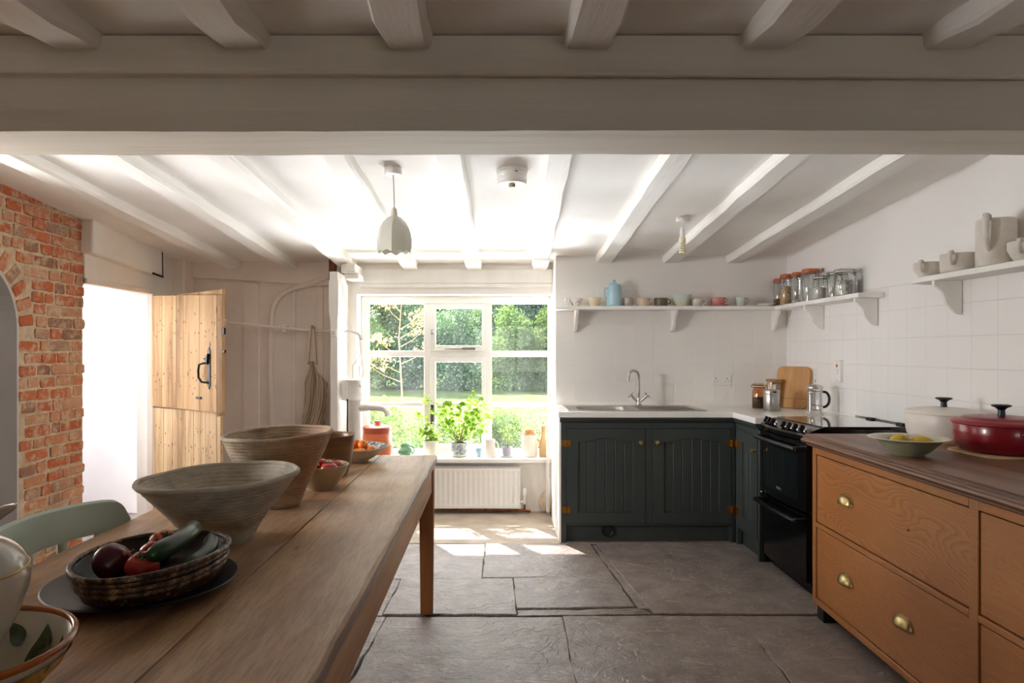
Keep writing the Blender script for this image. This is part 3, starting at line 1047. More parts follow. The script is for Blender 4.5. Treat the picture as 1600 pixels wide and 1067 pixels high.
# ---- stable door, two leaves
ang = math.atan2(4.60 - 5.085, -1.84 + 2.60)
d1 = thing('door_1', 'upper leaf of the bare pine stable door, standing open', 'door', (-2.532, 5.07, 0.90), ang, kind='structure')
m = MB()
L = 0.83
fr = [0, .158, .37, .47, .695, .93, 1.0]
dr = random.Random(4)
for a, e in zip(fr[:-1], fr[1:]):
    x0, x1 = a * L + .0015, e * L - .0015
    zt0 = 0.828 - 0.03 * a
    zt1 = 0.828 - 0.03 * e
    if a >= .9:
        zt0 = zt1 = 0.80
    zb0, zb1 = 0.012 - 0.012 * a, 0.012 - 0.012 * e
    m.hexa([(x0, -0.012, zb0), (x1, -0.012, zb1), (x1, 0.012, zb1), (x0, 0.012, zb0), (x0, -0.012, zt0), (x1, -0.012, zt1), (x1, 0.012, zt1), (x0, 0.012, zt0)])
def marks(n, L_, z0, z1, yf, rows):
    for i in range(n):
        x = dr.uniform(.02, L_ - .03)
        z = dr.choice(rows) + dr.gauss(0, .012) if i % 3 else dr.uniform(z0, z1)
        w, h = dr.uniform(.0018, .004), dr.uniform(.003, .011)
        m.prism([(x + w * math.cos(k * PI / 4), z + h * math.sin(k * PI / 4)) for k in range(8)], 'y', yf - .0006, yf + .002, mi=1)
marks(75, .83, .05, .78, -.012, (.17, .245, .55, .62))
mark_m = simple('nail_and_knot_marks', '#3c2817', '#2b1b10', 30, .8)
m.build('boards', [M['door_wood'], mark_m], d1, bevel=0.003, seg=2)
m = MB()
m.hexa([(0.28, 0.012, 0.70), (L * .965, 0.012, 0.70), (L * .965, 0.034, 0.70), (0.28, 0.034, 0.70), (0.28, 0.012, 0.827), (L * .965, 0.012, 0.842), (L * .965, 0.034, 0.842), (0.28, 0.034, 0.827)])
m.box(0.06, 0.012, 0.12, L * .965, 0.034, 0.24)
m.build('batten', M['door_wood'], d1, bevel=0.003)
m = MB()
hx = L * .83
m.box(hx - .012, -0.017, 0.19, hx + .016, -0.0115, 0.42)
m.prism([(hx - .012, .42), (hx + .002, .445), (hx + .016, .42)], 'y', -0.017, -0.0115)
m.prism([(hx - .014, .19), (hx + .002, .155), (hx + .018, .19)], 'y', -0.017, -0.0115)
m.prism([(hx - .005, .33), (hx - .02, .345), (hx - .04, .37), (hx - .022, .36), (hx - .012, .385), (hx + .004, .40)], 'y', -0.030, -0.0165)
m.tube([(hx, -0.017, 0.335), (hx - .03, -0.035, 0.335), (hx - .068, -0.042, 0.325), (hx - .078, -0.042, 0.285), (hx - .075, -0.042, 0.235), (hx - .045, -0.038, 0.205), (hx, -0.017, 0.20)], 0.0075, 8)
m.build('handle', M['iron'], d1)
m = MB()
m.box(L * .66, -0.02, 0.085, L * .73, -0.0115, 0.100)
m.box(L - .002, -0.010, 0.53, L + .018, 0.006, 0.575)
m.box(L - .002, -0.010, 0.405, L + .022, 0.006, 0.425)
m.build('latch', M['iron'], d1, bevel=0.002)
d2 = thing('door_2', 'lower leaf of the stable door, pale worn pine', 'door', (-2.532, 5.085, 0.03), ang + 0.03, kind='structure')
m = MB()
L2 = 0.77
fr = [0, .17, .31, .5, .62, .79, .95, 1.0]
for a, e in zip(fr[:-1], fr[1:]):
    m.box(a * L2 + .0015, -0.010, 0.0, e * L2 - .0015, 0.012, 0.868 - (0.03 if a > .9 else 0))
marks(75, .77, .05, .82, -.010, (.16, .72, .60))
m.build('boards', [M['door_wood_low'], mark_m], d2, bevel=0.003)
m = MB()
m.box(0.05, 0.012, 0.1, L2 - .03, 0.034, 0.22)
m.box(0.05, 0.012, 0.66, L2 - .03, 0.034, 0.78)
m.build('batten', M['door_wood_low'], d2, bevel=0.003)

# ---- the garden
GZ = 0.18
gl = NT('lawn_grass')
vv = gl.coords()
gl.P(Base_Color=gl.ramp(gl.noise(vv, 0.9, 6, 0.65), [(0.3, rgb('#435228')), (0.55, rgb('#535f35')), (0.75, rgb('#626943'))]), Roughness=1.0, Normal=gl.bump(gl.noise(vv, 14, 5), 0.8, 0.05))
gl.b.inputs['Specular IOR Level'].default_value = 0.1
m = MB()
m.box(-26, 7.25, -0.3, 26, 46, GZ)
m.box(-26, 5.9, -0.3, 26, 7.25, -.1)
struct(m, 'garden_lawn', gl.m, 'sunlit lawn outside the kitchen window', 'lawn', smooth=0)

m = MB()  # unseen pale slabs, added to throw light up through the window
for i in range(9):
    m.box(-4.2 + i * .95, 5.92, -.12, -4.2 + i * .95 + .93, 7.24, -.06)
struct(m, 'bounce_paving', simple('pale_bounce_slabs', '#dcd6cc', '#cfc8bd', 3, 0.9), 'unseen pale paving outside, added to bounce light to the ceiling', 'path', bevel=.005)

def leaves(n, blobs, size, seed, shell=0.55, droop=0.0, aspect=0.55):
    """n separate folded leaves spread through ellipsoids (x,y,z,rx,ry,rz)"""
    r = np.random.default_rng(seed)
    vol = np.array([b[3] * b[4] * b[5] for b in blobs]) ** 0.8
    pick = r.choice(len(blobs), n, p=vol / vol.sum())
    B = np.array(blobs)[pick]
    d = r.normal(size=(n, 3)); d /= np.linalg.norm(d, axis=1)[:, None]
    rad = shell + (1 - shell) * r.random(n) ** 0.7
    rad *= 1 + 0.12 * r.normal(size=n)
    P = B[:, :3] + d * rad[:, None] * B[:, 3:]
    a = r.normal(size=(n, 3)); a[:, 2] -= droop
    a /= np.linalg.norm(a, axis=1)[:, None]
    b = np.cross(a, r.normal(size=(n, 3))); b /= np.linalg.norm(b, axis=1)[:, None]
    c = np.cross(a, b)
    s = size * (0.6 + 0.8 * r.random(n))[:, None]
    V = np.empty((n, 6, 3))
    V[:, 0] = P
    V[:, 1] = P + a * s * 0.45 + b * s * aspect * .5 + c * s * 0.10
    V[:, 2] = P + a * s * 0.8 + b * s * aspect * .32 + c * s * 0.06
    V[:, 3] = P + a * s * 1.05
    V[:, 4] = P + a * s * 0.8 - b * s * aspect * .32 + c * s * 0.06
    V[:, 5] = P + a * s * 0.45 - b * s * aspect * .5 + c * s * 0.10
    return V

def leaf_mesh(name, V, mat, parent=None):
    n = len(V)
    me = bpy.data.meshes.new(name)
    me.vertices.add(n * 6)
    me.vertices.foreach_set('co', V.reshape(-1))
    idx = (np.arange(n)[:, None] * 6 + np.array([0, 1, 2, 3, 0, 3, 4, 5])[None, :]).reshape(-1)
    me.loops.add(n * 8)
    me.loops.foreach_set('vertex_index', idx.astype(np.int32))
    me.polygons.add(n * 2)
    me.polygons.foreach_set('loop_start', (np.arange(n * 2) * 4).astype(np.int32))
    me.polygons.foreach_set('loop_total', np.full(n * 2, 4, dtype=np.int32))
    me.materials.append(mat)
    me.update(calc_edges=True)
    me.validate()
    o = bpy.data.objects.new(name, me)
    C.objects.link(o)
    if parent is not None:
        o.parent = parent
    return o

LM = {
    'dark': leaf_mat('dark_tree_leaf', '#30483a', '#7d9a7c', 0.3),
    'mid': leaf_mat('mid_tree_leaf', '#4a6a3a', '#9bb277', 0.35),
    'pale': leaf_mat('pale_tree_leaf', '#5f774a', '#a5b184', 0.4),
    'lime': leaf_mat('lime_shrub_leaf', '#3f582a', '#647845', 0.38),
    'cream': leaf_mat('cream_blossom_leaf', '#ab9068', '#c6ad84', 0.15),
    'bush': leaf_mat('blue_green_leaf', '#44654f', '#96b096', 0.35),
    'geranium': leaf_mat('geranium_leaf', '#4a6a1c', '#76923a', 0.45),
    'herb': leaf_mat('herb_leaf', '#73854e', '#a0a678', 0.4),
}
bark = simple('bark', '#6a5a48', '#4c4034', 12, 0.9, bump=0.5, bscale=20)
twig = simple('pale_twig', '#b28a68', '#9a7656', 10, 0.8)

def tree(name, label, x, y, h, rx, mat, n, seed, size=0.16, trunk=True, low=0.1, cat='tree', group='trees across the lawn'):
    t = thing(name, label, cat, (x, y, GZ), group=group)
    r = random.Random(seed)
    bl = []
    for k in range(14):
        a = r.uniform(0, 6.28)
        q = r.random()
        zz = h * (low + (1 - low) * (k + .5) / 14)
        env = math.sin(PI * min(1, 0.15 + 0.8 * (k + .5) / 14)) ** 0.6
        bl.append((rx * .62 * env * math.cos(a) * q ** .5, rx * .5 * env * math.sin(a) * q ** .5, zz, rx * .52 * env + .1, rx * .5 * env + .1, h * .11 + .1))
    leaf_mesh('foliage', leaves(n, bl, size, seed), mat, t)
    m = MB()
    m.tube([(0, 0, -0.1), (0.05 * rx, 0, h * .3), (-0.04 * rx, 0.05, h * .8)], [rx * .07 + .02, rx * .05 + .015, .012], 8)
    for k in range(5):
        a = r.uniform(0, 6.28)
        z0 = h * (0.2 + 0.1 * k)
        m.tube([(0.03 * rx, 0, z0), (rx * .4 * math.cos(a), rx * .4 * math.sin(a), z0 + h * .14)], [rx * .03 + .01, .01], 6)
    m.build('trunk', bark, t)
    return t
tree('tree', 'dense dark tree filling the top right pane', 1.25, 22.5, 5.9, 2.1, LM['dark'], 42000, 1, 0.085)
tree('tree', 'mid green tree behind the small opening top light', -1.5, 24.5, 5.6, 1.7, LM['bush'], 26000, 2, 0.09)
tree('tree', 'pale leafy tree in the top left pane', -3.6, 21.8, 5.8, 1.9, LM['mid'], 36000, 3, 0.08)
tree('tree', 'tall pale tree at the far left edge of the lawn', -8.0, 24, 6.4, 2.6, LM['pale'], 16000, 4, 0.12)
tree('tree', 'far dark tree at the right of the lawn', 6.4, 24, 6.4, 2.7, LM['bush'], 16000, 5, 0.12)
tree('tree', 'distant pale tree between the two nearest crowns', 0.1, 29, 5.8, 2.2, LM['pale'], 16000, 6, 0.11)
hb = [(-6.3, 20.2, 2.4, 1.6, 'bush', 'blue-green bush at the left end of the lawn edge'), (-3.9, 19.6, 2.2, 1.2, 'mid', 'green bush under the pale left tree'), (-2.4, 20.4, 2.4, 1.0, 'bush', 'blue-green bush between the left tree and the geranium'),
      (-0.9, 20.0, 2.5, 1.0, 'bush', 'blue-green bush behind the geranium in the middle light'), (0.45, 19.7, 2.3, 0.8, 'mid', 'green bush left in the middle right pane'), (1.55, 19.2, 2.2, 0.8, 'lime', 'bright lime bush under the dark tree'), (3.2, 19.9, 2.6, 1.3, 'mid', 'green bush right of the lime bush'), (5.6, 20.3, 2.6, 1.6, 'pale', 'pale bush at the right end of the lawn edge')]
for i, (x, y, h, rx, k, lab) in enumerate(hb):
    tree('bush', lab, x, y, h, rx, LM[k], 11000, 30 + i, 0.075, low=0.0, cat='bush', group='bushes at the lawn edge')
nb = [(-1.35, 7.6, 0.50, .42, 'lime', 'leafy shrub outside behind the terracotta crock'), (-0.62, 7.9, 0.46, .40, 'mid', 'green shrub outside behind the small green jug'), (0.02, 8.3, 0.36, .42, 'lime', 'lime shrub outside behind the geranium'),
      (0.55, 7.9, 0.40, .38, 'pale', 'pale shrub outside behind the small herb pot'), (1.05, 8.0, 0.46, .42, 'lime', 'lime shrub outside behind the stoneware jar')]
for i, (x, y, h, rx, k, lab) in enumerate(nb):
    tree('shrub', lab, x, y, h, rx, LM[k], 2600, 60 + i, 0.038, low=0.0, cat='shrub', group='shrubs close outside the window')
# the slim sapling with cream leaf clusters
sp_ = thing('sapling', 'slender sapling with cream leaf clusters in the left panes', 'tree', (-1.18, 8.6, GZ))
m = MB()
m.tube([(0, 0, -.05), (0.02, 0, .6), (-.02, 0, 1.3), (0.03, 0, 2.0)], [.014, .011, .008, .004], 6)
bl = []
sr2 = random.Random(9)
for k in range(11):
    z0 = 0.75 + k * 0.11
    a = sr2.choice((0, PI)) + sr2.uniform(-.7, .7)
    L = 0.42 * (1 - k / 16)
    e = (L * math.cos(a), L * math.sin(a) * .5, z0 + 0.22)
    m.tube([(0, 0, z0), (e[0] * .5, e[1] * .5, z0 + .08), e], [.006, .004, .002], 5)
    bl.append((e[0], e[1], e[2], .13, .1, .08))
    bl.append((e[0] * .55, e[1] * .5, e[2] - .05, .08, .07, .05))
m.build('stem', twig, sp_)
leaf_mesh('foliage', leaves(1000, bl, 0.042, 77, shell=.2), LM['cream'], sp_)
# ================================================================== FURNITURE AND FITTINGS
# ---- table
TZ = 0.785
tb = thing('kitchen_table', 'long scrubbed pine kitchen table covered with bowls', 'table', (-0.72, 2.05, 0))
m = MB()
def board(x0, x1, y0, y1, z0, z1, seed, worn=False):
    r = random.Random(seed)
    n = 26
    P = []
    for i in range(n + 1):
        y = y0 + (y1 - y0) * i / n
        j = lambda a: r.uniform(-a, a)
        e = 0.004 if worn else 0.0015
        c0 = 0.0006
        c1 = 0.007 if worn else 0.0006
        P.append([(x0, y, z0), (x0, y, z1 - c0), (x0 + c0, y, z1), ((x0 + x1) / 2, y, z1 + j(.001)), (x1 - c1 + j(e) * .5, y, z1 + j(.0006)), (x1 + j(e) * .6, y, z1 - c1 + j(e) * .5), (x1 + j(e) * .4, y, z0)])
    k = 7
    vs = [p for q in P for p in q]
    fs = []
    for i in range(n):
        for q in range(k):
            q2 = (q + 1) % k
            fs.append((i * k + q, i * k + q2, (i + 1) * k + q2, (i + 1) * k + q))
    fs += [tuple(range(k)), tuple(n * k + q for q in range(k))]
    m.add(vs, fs)
board(-0.43, -0.150, -1.45, 1.45, TZ - .036, TZ, 1)
board(-0.147, 0.138, -1.45, 1.45, TZ - .036, TZ, 2)
board(0.142, 0.427, -1.45, 1.45, TZ - .036, TZ, 3, True)
m.build('tabletop', M['table_wood'], tb, smooth=30)
m = MB()
m.box(0.385, -1.36, 0.615, 0.410, 1.36, TZ - .037)
m.box(-0.410, -1.36, 0.615, -0.385, 1.36, TZ - .037)
m.box(-0.40, 1.335, 0.615, 0.40, 1.36, TZ - .037)
m.box(-0.40, -1.36, 0.615, 0.40, -1.335, TZ - .037)
for x in (-.1485, .140):
    m.box(x - .03, -1.3, TZ - .06, x + .03, 1.3, TZ - .0362)
m.build('apron', M['apron_wood'], tb, bevel=0.003)
for sx in (-1, 1):
    for sy in (-1, 1):
        m = MB()
        x, y = sx * 0.382, sy * 1.385
        a, b2 = 0.036, 0.030
        vs = []
        for (h, z) in ((b2, 0.0), (a, 0.60), (a, TZ - .037)):
            vs += [(x - h, y - h, z), (x + h, y - h, z), (x + h, y + h, z), (x - h, y + h, z)]
        fs = [(3, 2, 1, 0), (8, 9, 10, 11)]
        for i in (0, 4):
            for k in range(4):
                k2 = (k + 1) % 4
                fs.append((i + k, i + k2, i + 4 + k2, i + 4 + k))
        m.add(vs, fs)
        m.build('leg', M['table_leg'], tb, bevel=0.004)

# ---- green chair at the far side of the table, facing it (+X)
ch = thing('dining_chair', 'sage green painted slat-back chair behind the table', 'chair', (-1.02, 1.885, 0), R(0))
# local: back rail at x=-0.22, seat to +x
m = MB()
so = []
for i in range(28):
    t = 2 * PI * i / 28
    so.append((-0.02 + 0.21 * (abs(math.cos(t)) ** .6) * (1 if math.cos(t) > 0 else -1), 0.225 * (abs(math.sin(t)) ** .6) * (1 if math.sin(t) > 0 else -1)))
m.prism(so, 'z', 0.415, 0.45)
m.build('seat', M['chair_green'], ch, bevel=0.01)
for (sx, sy) in ((.14, .17), (.14, -.17), (-.17, .17), (-.17, -.17)):
    m = MB()
    ex, ey = sx * 1.25, sy * 1.25
    m.tube([(ex, ey, 0), (ex * .96, ey * .96, .12), (sx * 1.1, sy * 1.1, .25), (sx, sy, .42)], [.014, .019, .021, .016], 10)
    m.build('leg', M['chair_green'], ch)
m = MB()
for sy in (-1, 1):
    m.tube([(.165, sy * .2, .17), (-.195, sy * .2, .17)], [.010, .010], 8)
m.tube([(-.01, .2, .17), (-.01, -.2, .17)], .010, 8)
m.build('stretcher', M['chair_green'], ch)
# top rail : broad curved board, ends sweeping towards the table
m = MB()
n = 44
rows = []
for i in range(n + 1):
    t = math.sin(PI / 2 * (-1 + 2 * i / n))
    y = 0.285 * math.sin(t * 1.18) / math.sin(1.18)
    x = -0.27 + 0.125 * t * t
    e = 1 - abs(t) ** 22 * 0.6
    top, bot = 0.858 - 0.006 * t * t, 0.858 - 0.105
    mid = (top + bot) / 2
    tt = mid + (top - mid) * e
    bb = mid - (mid - bot) * e
    tl = math.atan2(0.25 * t, 1.0)
    nx, ny = math.cos(tl), -math.sin(tl)
    th = 0.013
    lean = 0.016
    rows.append([(x - nx * th - lean, y - ny * th, tt - .006), (x - lean, y, tt), (x + nx * th - lean, y + ny * th, tt - .006), (x + nx * th, y + ny * th, bb + .005), (x, y, bb), (x - nx * th, y - ny * th, bb + .005)])
k = 6
vs = [p for q in rows for p in q]
fs = []
for i in range(n):
    for q in range(k):
        q2 = (q + 1) % k
        fs.append((i * k + q, i * k + q2, (i + 1) * k + q2, (i + 1) * k + q))
fs += [tuple(range(k)), tuple(n * k + q for q in range(k))]
m.add(vs, fs)
m.build('top_rail', M['chair_green'], ch, bevel=0.004, smooth=60)
for i in range(5):
    t = -0.72 + 0.36 * i
    y = 0.285 * math.sin(t * 1.18) / math.sin(1.18)
    x = -0.27 + 0.125 * t * t
    m = MB()
    m.tube([(-0.185 + .03 * t * t, y * .72, .44), (x + .015, y * .88, .58), (x, y, .762)], [.010, .011, .011], 8, flat=1.9, up=(1, 0, 0))
    m.build('slat', M['chair_green'], ch)

# ---- sink cabinet
CF = 4.70
cab = thing('sink_cabinet', 'dark green two-door cabinet under the sink', 'cabinet', (1.05, 5.0, 0))
def L(x, y, z): return (x - 1.05, y - 5.0, z)
def lbox(mb, x0, y0, z0, x1, y1, z1, mi=0):
    return mb.box(x0 - 1.05, y0 - 5.0, z0, x1 - 1.05, y1 - 5.0, z1, mi)
m = MB()
lbox(m, 0.462, CF, 0, 0.497, CF + .03, .83)         # stiles
lbox(m, 1.040, CF, .1325, 1.089, CF + .03, .7845)
lbox(m, 1.632, CF, 0, 1.66, CF + .03, .83)
lbox(m, 0.497, CF, .785, 1.632, CF + .03, .83)
lbox(m, 0.497, CF, .118, 1.632, CF + .03, .132)
lbox(m, 0.470, CF + .03, 0, 0.482, 5.315, .70)
lbox(m, 1.62, CF + .03, 0, 1.66, 5.315, .70)
lbox(m, 0.482, 5.29, 0, 1.62, 5.315, .70)
lbox(m, 0.482, CF + .03, .10, 1.62, 5.29, .13)
m.build('carcass', M['green_paint'], cab, bevel=0.002)
m = MB()
m.prism([(CF - .026, .862), (CF - .026, .85), (CF - .018, .846), (CF - .014, .835), (CF - .008, .832), (CF, .822), (CF + .02, .822), (CF + .02, .862)], 'x', .452, 1.66)
m.v = [L(*p) for p in m.v]
m.build('cornice', M['green_paint'], cab, smooth=30)
m = MB()
lbox(m, 0.485, CF + .035, 0, 1.64, CF + .055, .12)
pln = m.build('plinth', M['green_paint'], cab)
m = MB()
m.lathe([(0, 0), (.028, 0), (.034, .006), (.043, .006), (.045, .0), (.045, -.005), (0, -.005)], 28, M=Matrix.Rotation(R(90), 4, 'X').to_3x3())
m.v = [(p[0] + .79 - 1.05, p[1] + CF + .030 - 5.0, p[2] + .072) for p in m.v]
m.build('plinth_vent', M['black_plastic'], pln)
m = MB()
lbox(m, 0.448, CF - .005, 0, 0.462, 5.315, .855)
m.build('end_panel', M['white_wood'], cab, bevel=0.002)

def cupboard_door(parent, W, H, arched, mirror, knob=True):
    # local: x across 0..W, z 0..H, front at y=0 going to +y (into the cabinet)
    d = MB()
    st = 0.078
    top = 0.06 if arched else 0.075
    bot = 0.072
    d.box(0, 0, 0, st, .022, H)
    d.box(W - st, 0, 0, W, .022, H)
    d.box(st, 0, 0, W - st, .022, bot)
    nseg = 18
    pts = [(st, H), (st, H - top - (.03 if arched else 0))]
    if arched:
        for i in range(1, nseg):
            t = i / nseg
            x = st + (W - 2 * st) * t
            u = abs(2 * t - 1)
            k = 0.5 + 0.5 * math.cos(PI * min(1, u / 0.86))
            pts.append((x, H - top - .03 + .03 * k))
    pts += [(W - st, H - top - (.03 if arched else 0)), (W - st, H)]
    # top rail in strips
    low = pts[1:-1]
    for a, b_ in zip(low[:-1], low[1:]):
        d.hexa([(a[0], 0, a[1]), (b_[0], 0, b_[1]), (b_[0], .022, b_[1]), (a[0], .022, a[1]), (a[0], 0, H), (b_[0], 0, H), (b_[0], .022, H), (a[0], .022, H)])
    o = d.build('door', M['green_paint'], parent, smooth=25)
    p = MB()
    nb = 6 if arched else 3
    w = (W - 2 * st) / nb
    for i in range(nb):
        x0, x1 = st + i * w, st + (i + 1) * w
        p.prism([(x0 + .0005, .0135), (x0 + .004, .0105), (x1 - .004, .0105), (x1 - .0005, .0135), (x1 - .0005, .02), (x0 + .0005, .02)], 'z', bot - .004, H - top + .003)
    p.build('panel', M['green_paint'], o, smooth=20)
    bd = MB()
    x0, x1, z0 = st, W - st, bot
    path = [(x0, z0)] + [(q[0], q[1]) for q in low] + [(x1, z0)]
    loop = [(q[0], .006, q[1]) for q in path] + [(x0, .006, z0)]
    bd.tube(loop, .0055, 6)
    bd.build('bead', M['green_paint'], o)
    kx = (W - .03) if not mirror else .03
    kb = MB()
    kb.lathe([(0, 0), (.014, 0), (.014, .003), (.007, .005), (.006, .014), (.013, .020), (.0165, .027), (.0145, .033), (.007, .036), (0, .0365)], 20, M=Matrix.Rotation(R(90), 3, 'X'))
    kb.v = [(q[0] + kx, q[1], q[2] + H - .095) for q in kb.v]
    kb.build('knob', M['brass'], o)
    hxx = -.002 if not mirror else W + .002
    for hz in (H - .10, .095):
        hb = MB()
        hb.box(hxx - .03, -.003, hz - .021, hxx - .004, .001, hz + .021)
        hb.box(hxx + .004, -.003, hz - .021, hxx + .03, .001, hz + .021)
        hb.tube([(hxx, -.004, hz - .024), (hxx, -.004, hz + .024)], .005, 8)
        hb.build('hinge', M['hinge_brass'], o)
    return o
d = cupboard_door(cab, .541, .651, True, False)
d.location = L(.498, CF - .004, .133)
d = cupboard_door(cab, .541, .651, True, True)
d.location = L(1.090, CF - .004, .133)

cc = thing('corner_cabinet', 'narrow dark green cabinet between the sink unit and cooker', 'cabinet', (1.66, 4.69, 0), R(-90))
# local: x = distance towards camera from the corner, y = depth (world +X)
m = MB()
m.box(0.0, 0.0, 0, .035, .03, .83); m.box(.395, 0, 0, .42, .03, .83); m.box(.035, 0, .785, .395, .03, .83); m.box(.035, 0, .118, .395, .03, .132)
m.box(.40, .03, 0, .42, .58, .86)
m.build('carcass', M['green_paint'], cc, bevel=0.002)
m = MB()
m.prism([(-.026, .862), (-.026, .85), (-.018, .846), (-.014, .835), (-.008, .832), (0, .822), (.02, .822), (.02, .862)], 'x', .0, .42)
m.build('cornice', M['green_paint'], cc, smooth=30)
m = MB(); m.box(.0, .04, 0, .42, .06, .12)
m.build('plinth', M['green_paint'], cc)
d = cupboard_door(cc, .355, .651, False, False)
d.location = (.037, -.004, .133)

# ---- worktop with the sink set into it
m = MB()
SX0, SX1, SY0, SY1 = .60, .985, 4.80, 5.135
for (x0, x1, y0, y1) in ((.442, 2.28, 4.665, SY0), (.442, SX0, SY0, SY1), (SX1, 2.28, SY0, SY1), (.442, 2.28, SY1, 5.32)):
    m.box(x0, y0, .864, x1, y1, .900)
m.box(1.632, 4.262, .864, 2.28, 4.665, .900)
tag(m.build('worktop', M['worktop'], smooth=0), 'white L-shaped worktop carrying the sink, jars and cafetiere', 'worktop')
sk = thing('kitchen_sink', 'inset steel sink with drainer in the white worktop', 'sink', (.79, 4.97, .9))
m = MB()
n = 64
def sup(a, b_, t, e=0.28):
    c, s = math.cos(t), math.sin(t)
    return (a * abs(c) ** e * (1 if c >= 0 else -1), b_ * abs(s) ** e * (1 if s >= 0 else -1))
def rectray(t, x0, x1, y0, y1):
    c, s = math.cos(t), math.sin(t)
    k = 1e9
    if c > 1e-9: k = min(k, x1 / c)
    if c < -1e-9: k = min(k, x0 / c)
    if s > 1e-9: k = min(k, y1 / s)
    if s < -1e-9: k = min(k, y0 / s)
    return (c * k, s * k)
ts = sorted([2 * PI * k / n for k in range(n)] + [math.atan2(.225, .69), math.atan2(-.225, .69) % (2 * PI), math.atan2(.225, -.27), math.atan2(-.225, -.27) % (2 * PI)])
n = len(ts)
rings = []
rings.append([(*rectray(t, -.275, .695, -.23, .23), 0.0005) for t in ts])
rings.append([(*rectray(t, -.270, .690, -.225, .225), 0.006) for t in ts])
rings.append([(*rectray(t, -.255, .675, -.21, .21), 0.003) for t in ts])
for (a, b_, z) in ((.19, .166, .003), (.184, .160, -.004), (.178, .154, -.03), (.172, .148, -.13), (.150, .13, -.158), (.03, .03, -.165)):
    rings.append([(*sup(a, b_, t, .42), z) for t in ts])
vs = [p for r_ in rings for p in r_]
fs = []
for i in range(len(rings) - 1):
    for k in range(n):
        k2 = (k + 1) % n
        fs.append((i * n + k, i * n + k2, (i + 1) * n + k2, (i + 1) * n + k))
fs.append(tuple((len(rings) - 1) * n + k for k in range(n)))
m.add(vs, fs)
m.build('basin', M['steel'], sk, smooth=35)
m = MB()
for i in range(8):
    m.box(.25, -.15 + i * .04, .003, .64, -.143 + i * .04, .0055)
m.build('drainer', M['steel'], sk, bevel=.001)
m = MB()
m.lathe([(0, 0), (.03, 0), (.033, .003), (.02, .004), (0, .002)], 20, c=(0, 0, -.164))
m.build('waste', M['chrome'], sk)

tp = thing('mixer_tap', 'chrome swan-neck mixer tap behind the sink', 'tap', (1.095, 5.165, .905))
m = MB()
m.lathe([(0, 0), (.025, 0), (.026, .006), (.019, .014), (.017, .05), (.014, .065), (0, .066)], 24)
for s in (-1, 1):
    m.tube([(0, 0, .02), (s * .05, -.004, .066)], [.011, .010], 10)
m.build('body', M['chrome'], tp)
m = MB()
path = [(0, 0, .06), (0, 0, .13), (0, 0, .215)] + [( -.044 + .044 * math.cos(R(a)), -.03 * (1 - math.cos(R(a))) , .222 + .044 * math.sin(R(a))) for a in range(10, 171, 16)] + [(-.092, -.062, .19)]
m.tube(path, .0105, 12)
m.build('spout', M['chrome'], tp)
for s in (-1, 1):
    m = MB()
    m.tube([(s * .046, -.004, .062), (s * .066, -.006, .082)], [.012, .010], 10)
    c = Vector((s * .064, -.006, .080)); ax = Vector((s * .7, 0, .7)).normalized()
    for k in range(4):
        u = Vector((0, 1, 0)) if k < 2 else Vector((-ax.z, 0, ax.x))
        sg = 1 if k % 2 else -1
        m.tube([c, c + u * sg * .022], [.0055, .0045], 8)
        m.ball(tuple(c + u * sg * .023), .006, 8, 6)
    m.build('tap_handle', M['chrome'], tp)

# ---- cooker
OX, OY0, OY1 = 1.672, 3.655, 4.255
ck = thing('cooker', 'black electric double-oven cooker beside the oak chest', 'cooker', (OX, OY1, 0), R(-90))
# local x: 0..0.6 towards the camera; y: depth into the wall
m = MB()
m.box(0, .025, .05, .6, .585, .875)
m.box(.03, .05, 0, .57, .55, .05)
m.build('body', M['black_enamel'], ck, bevel=.004)
m = MB()
nn = 16
vs, fs = [], []
for i in range(nn + 1):
    t = i / nn
    x = .6 * t
    bow = -.028 * (1 - (2 * t - 1) ** 2)
    for (y, z) in ((bow - .002, .838), (bow - .012, .862), (bow - .006, .874), (.075 + bow * .3, .904), (.10, .905), (.10, .835)):
        vs.append((x, y, z))
for i in range(nn):
    for q in range(6):
        q2 = (q + 1) % 6
        fs.append((i * 6 + q, i * 6 + q2, i * 6 + 6 + q2, i * 6 + 6 + q))
fs += [tuple(range(6)), tuple(nn * 6 + q for q in range(6))]
m.add(vs, fs)
cp = m.build('control_panel', M['black_enamel'], ck, smooth=40)
def knob(x):
    k = MB()
    t = x / .6
    bow = -.028 * (1 - (2 * t - 1) ** 2)
    M3 = Matrix.Rotation(R(-52), 3, 'X') @ Matrix.Identity(3)
    Mt = Matrix.Rotation(R(62), 3, 'X')
    k.lathe([(0, 0), (.017, 0), (.018, .006), (.014, .012), (0, .012)], 18, M=Mt, mi=1)
    k.box(-.0075, -.018, .012, .0075, .020, .034, mi=0)
    start = len(k.v) - 8
    k.v[start:] = [tuple(Mt @ Vector(q)) for q in k.v[start:]]
    k.v = [(q[0] + x, q[1] + .028 + bow * .7, q[2] + .887) for q in k.v]
    return k.build('knob', [M['black_plastic'], M['chrome']], cp, bevel=.002)
for x in (.055, .115, .175, .33, .40, .47, .54):
    knob(x)
m = MB()
m.box(.215, .010, .884, .285, .05, .892, rot=(R(28), 0, 0))
m.build('clock', M['black_glass'], cp, bevel=.002)
m = MB()
m.box(.004, .09, .895, .596, .575, .912)
hob = m.build('hob', M['black_glass'], ck, bevel=.003)
m = MB()
m.tube([(.0, .580, .916), (.596, .580, .916)], .0025, 8)
for x in (.185, .49):
    m.box(x - .03, .560, .907, x + .03, .588, .922)
m.build('lid_hinge', M['black_plastic'], ck, bevel=.003)
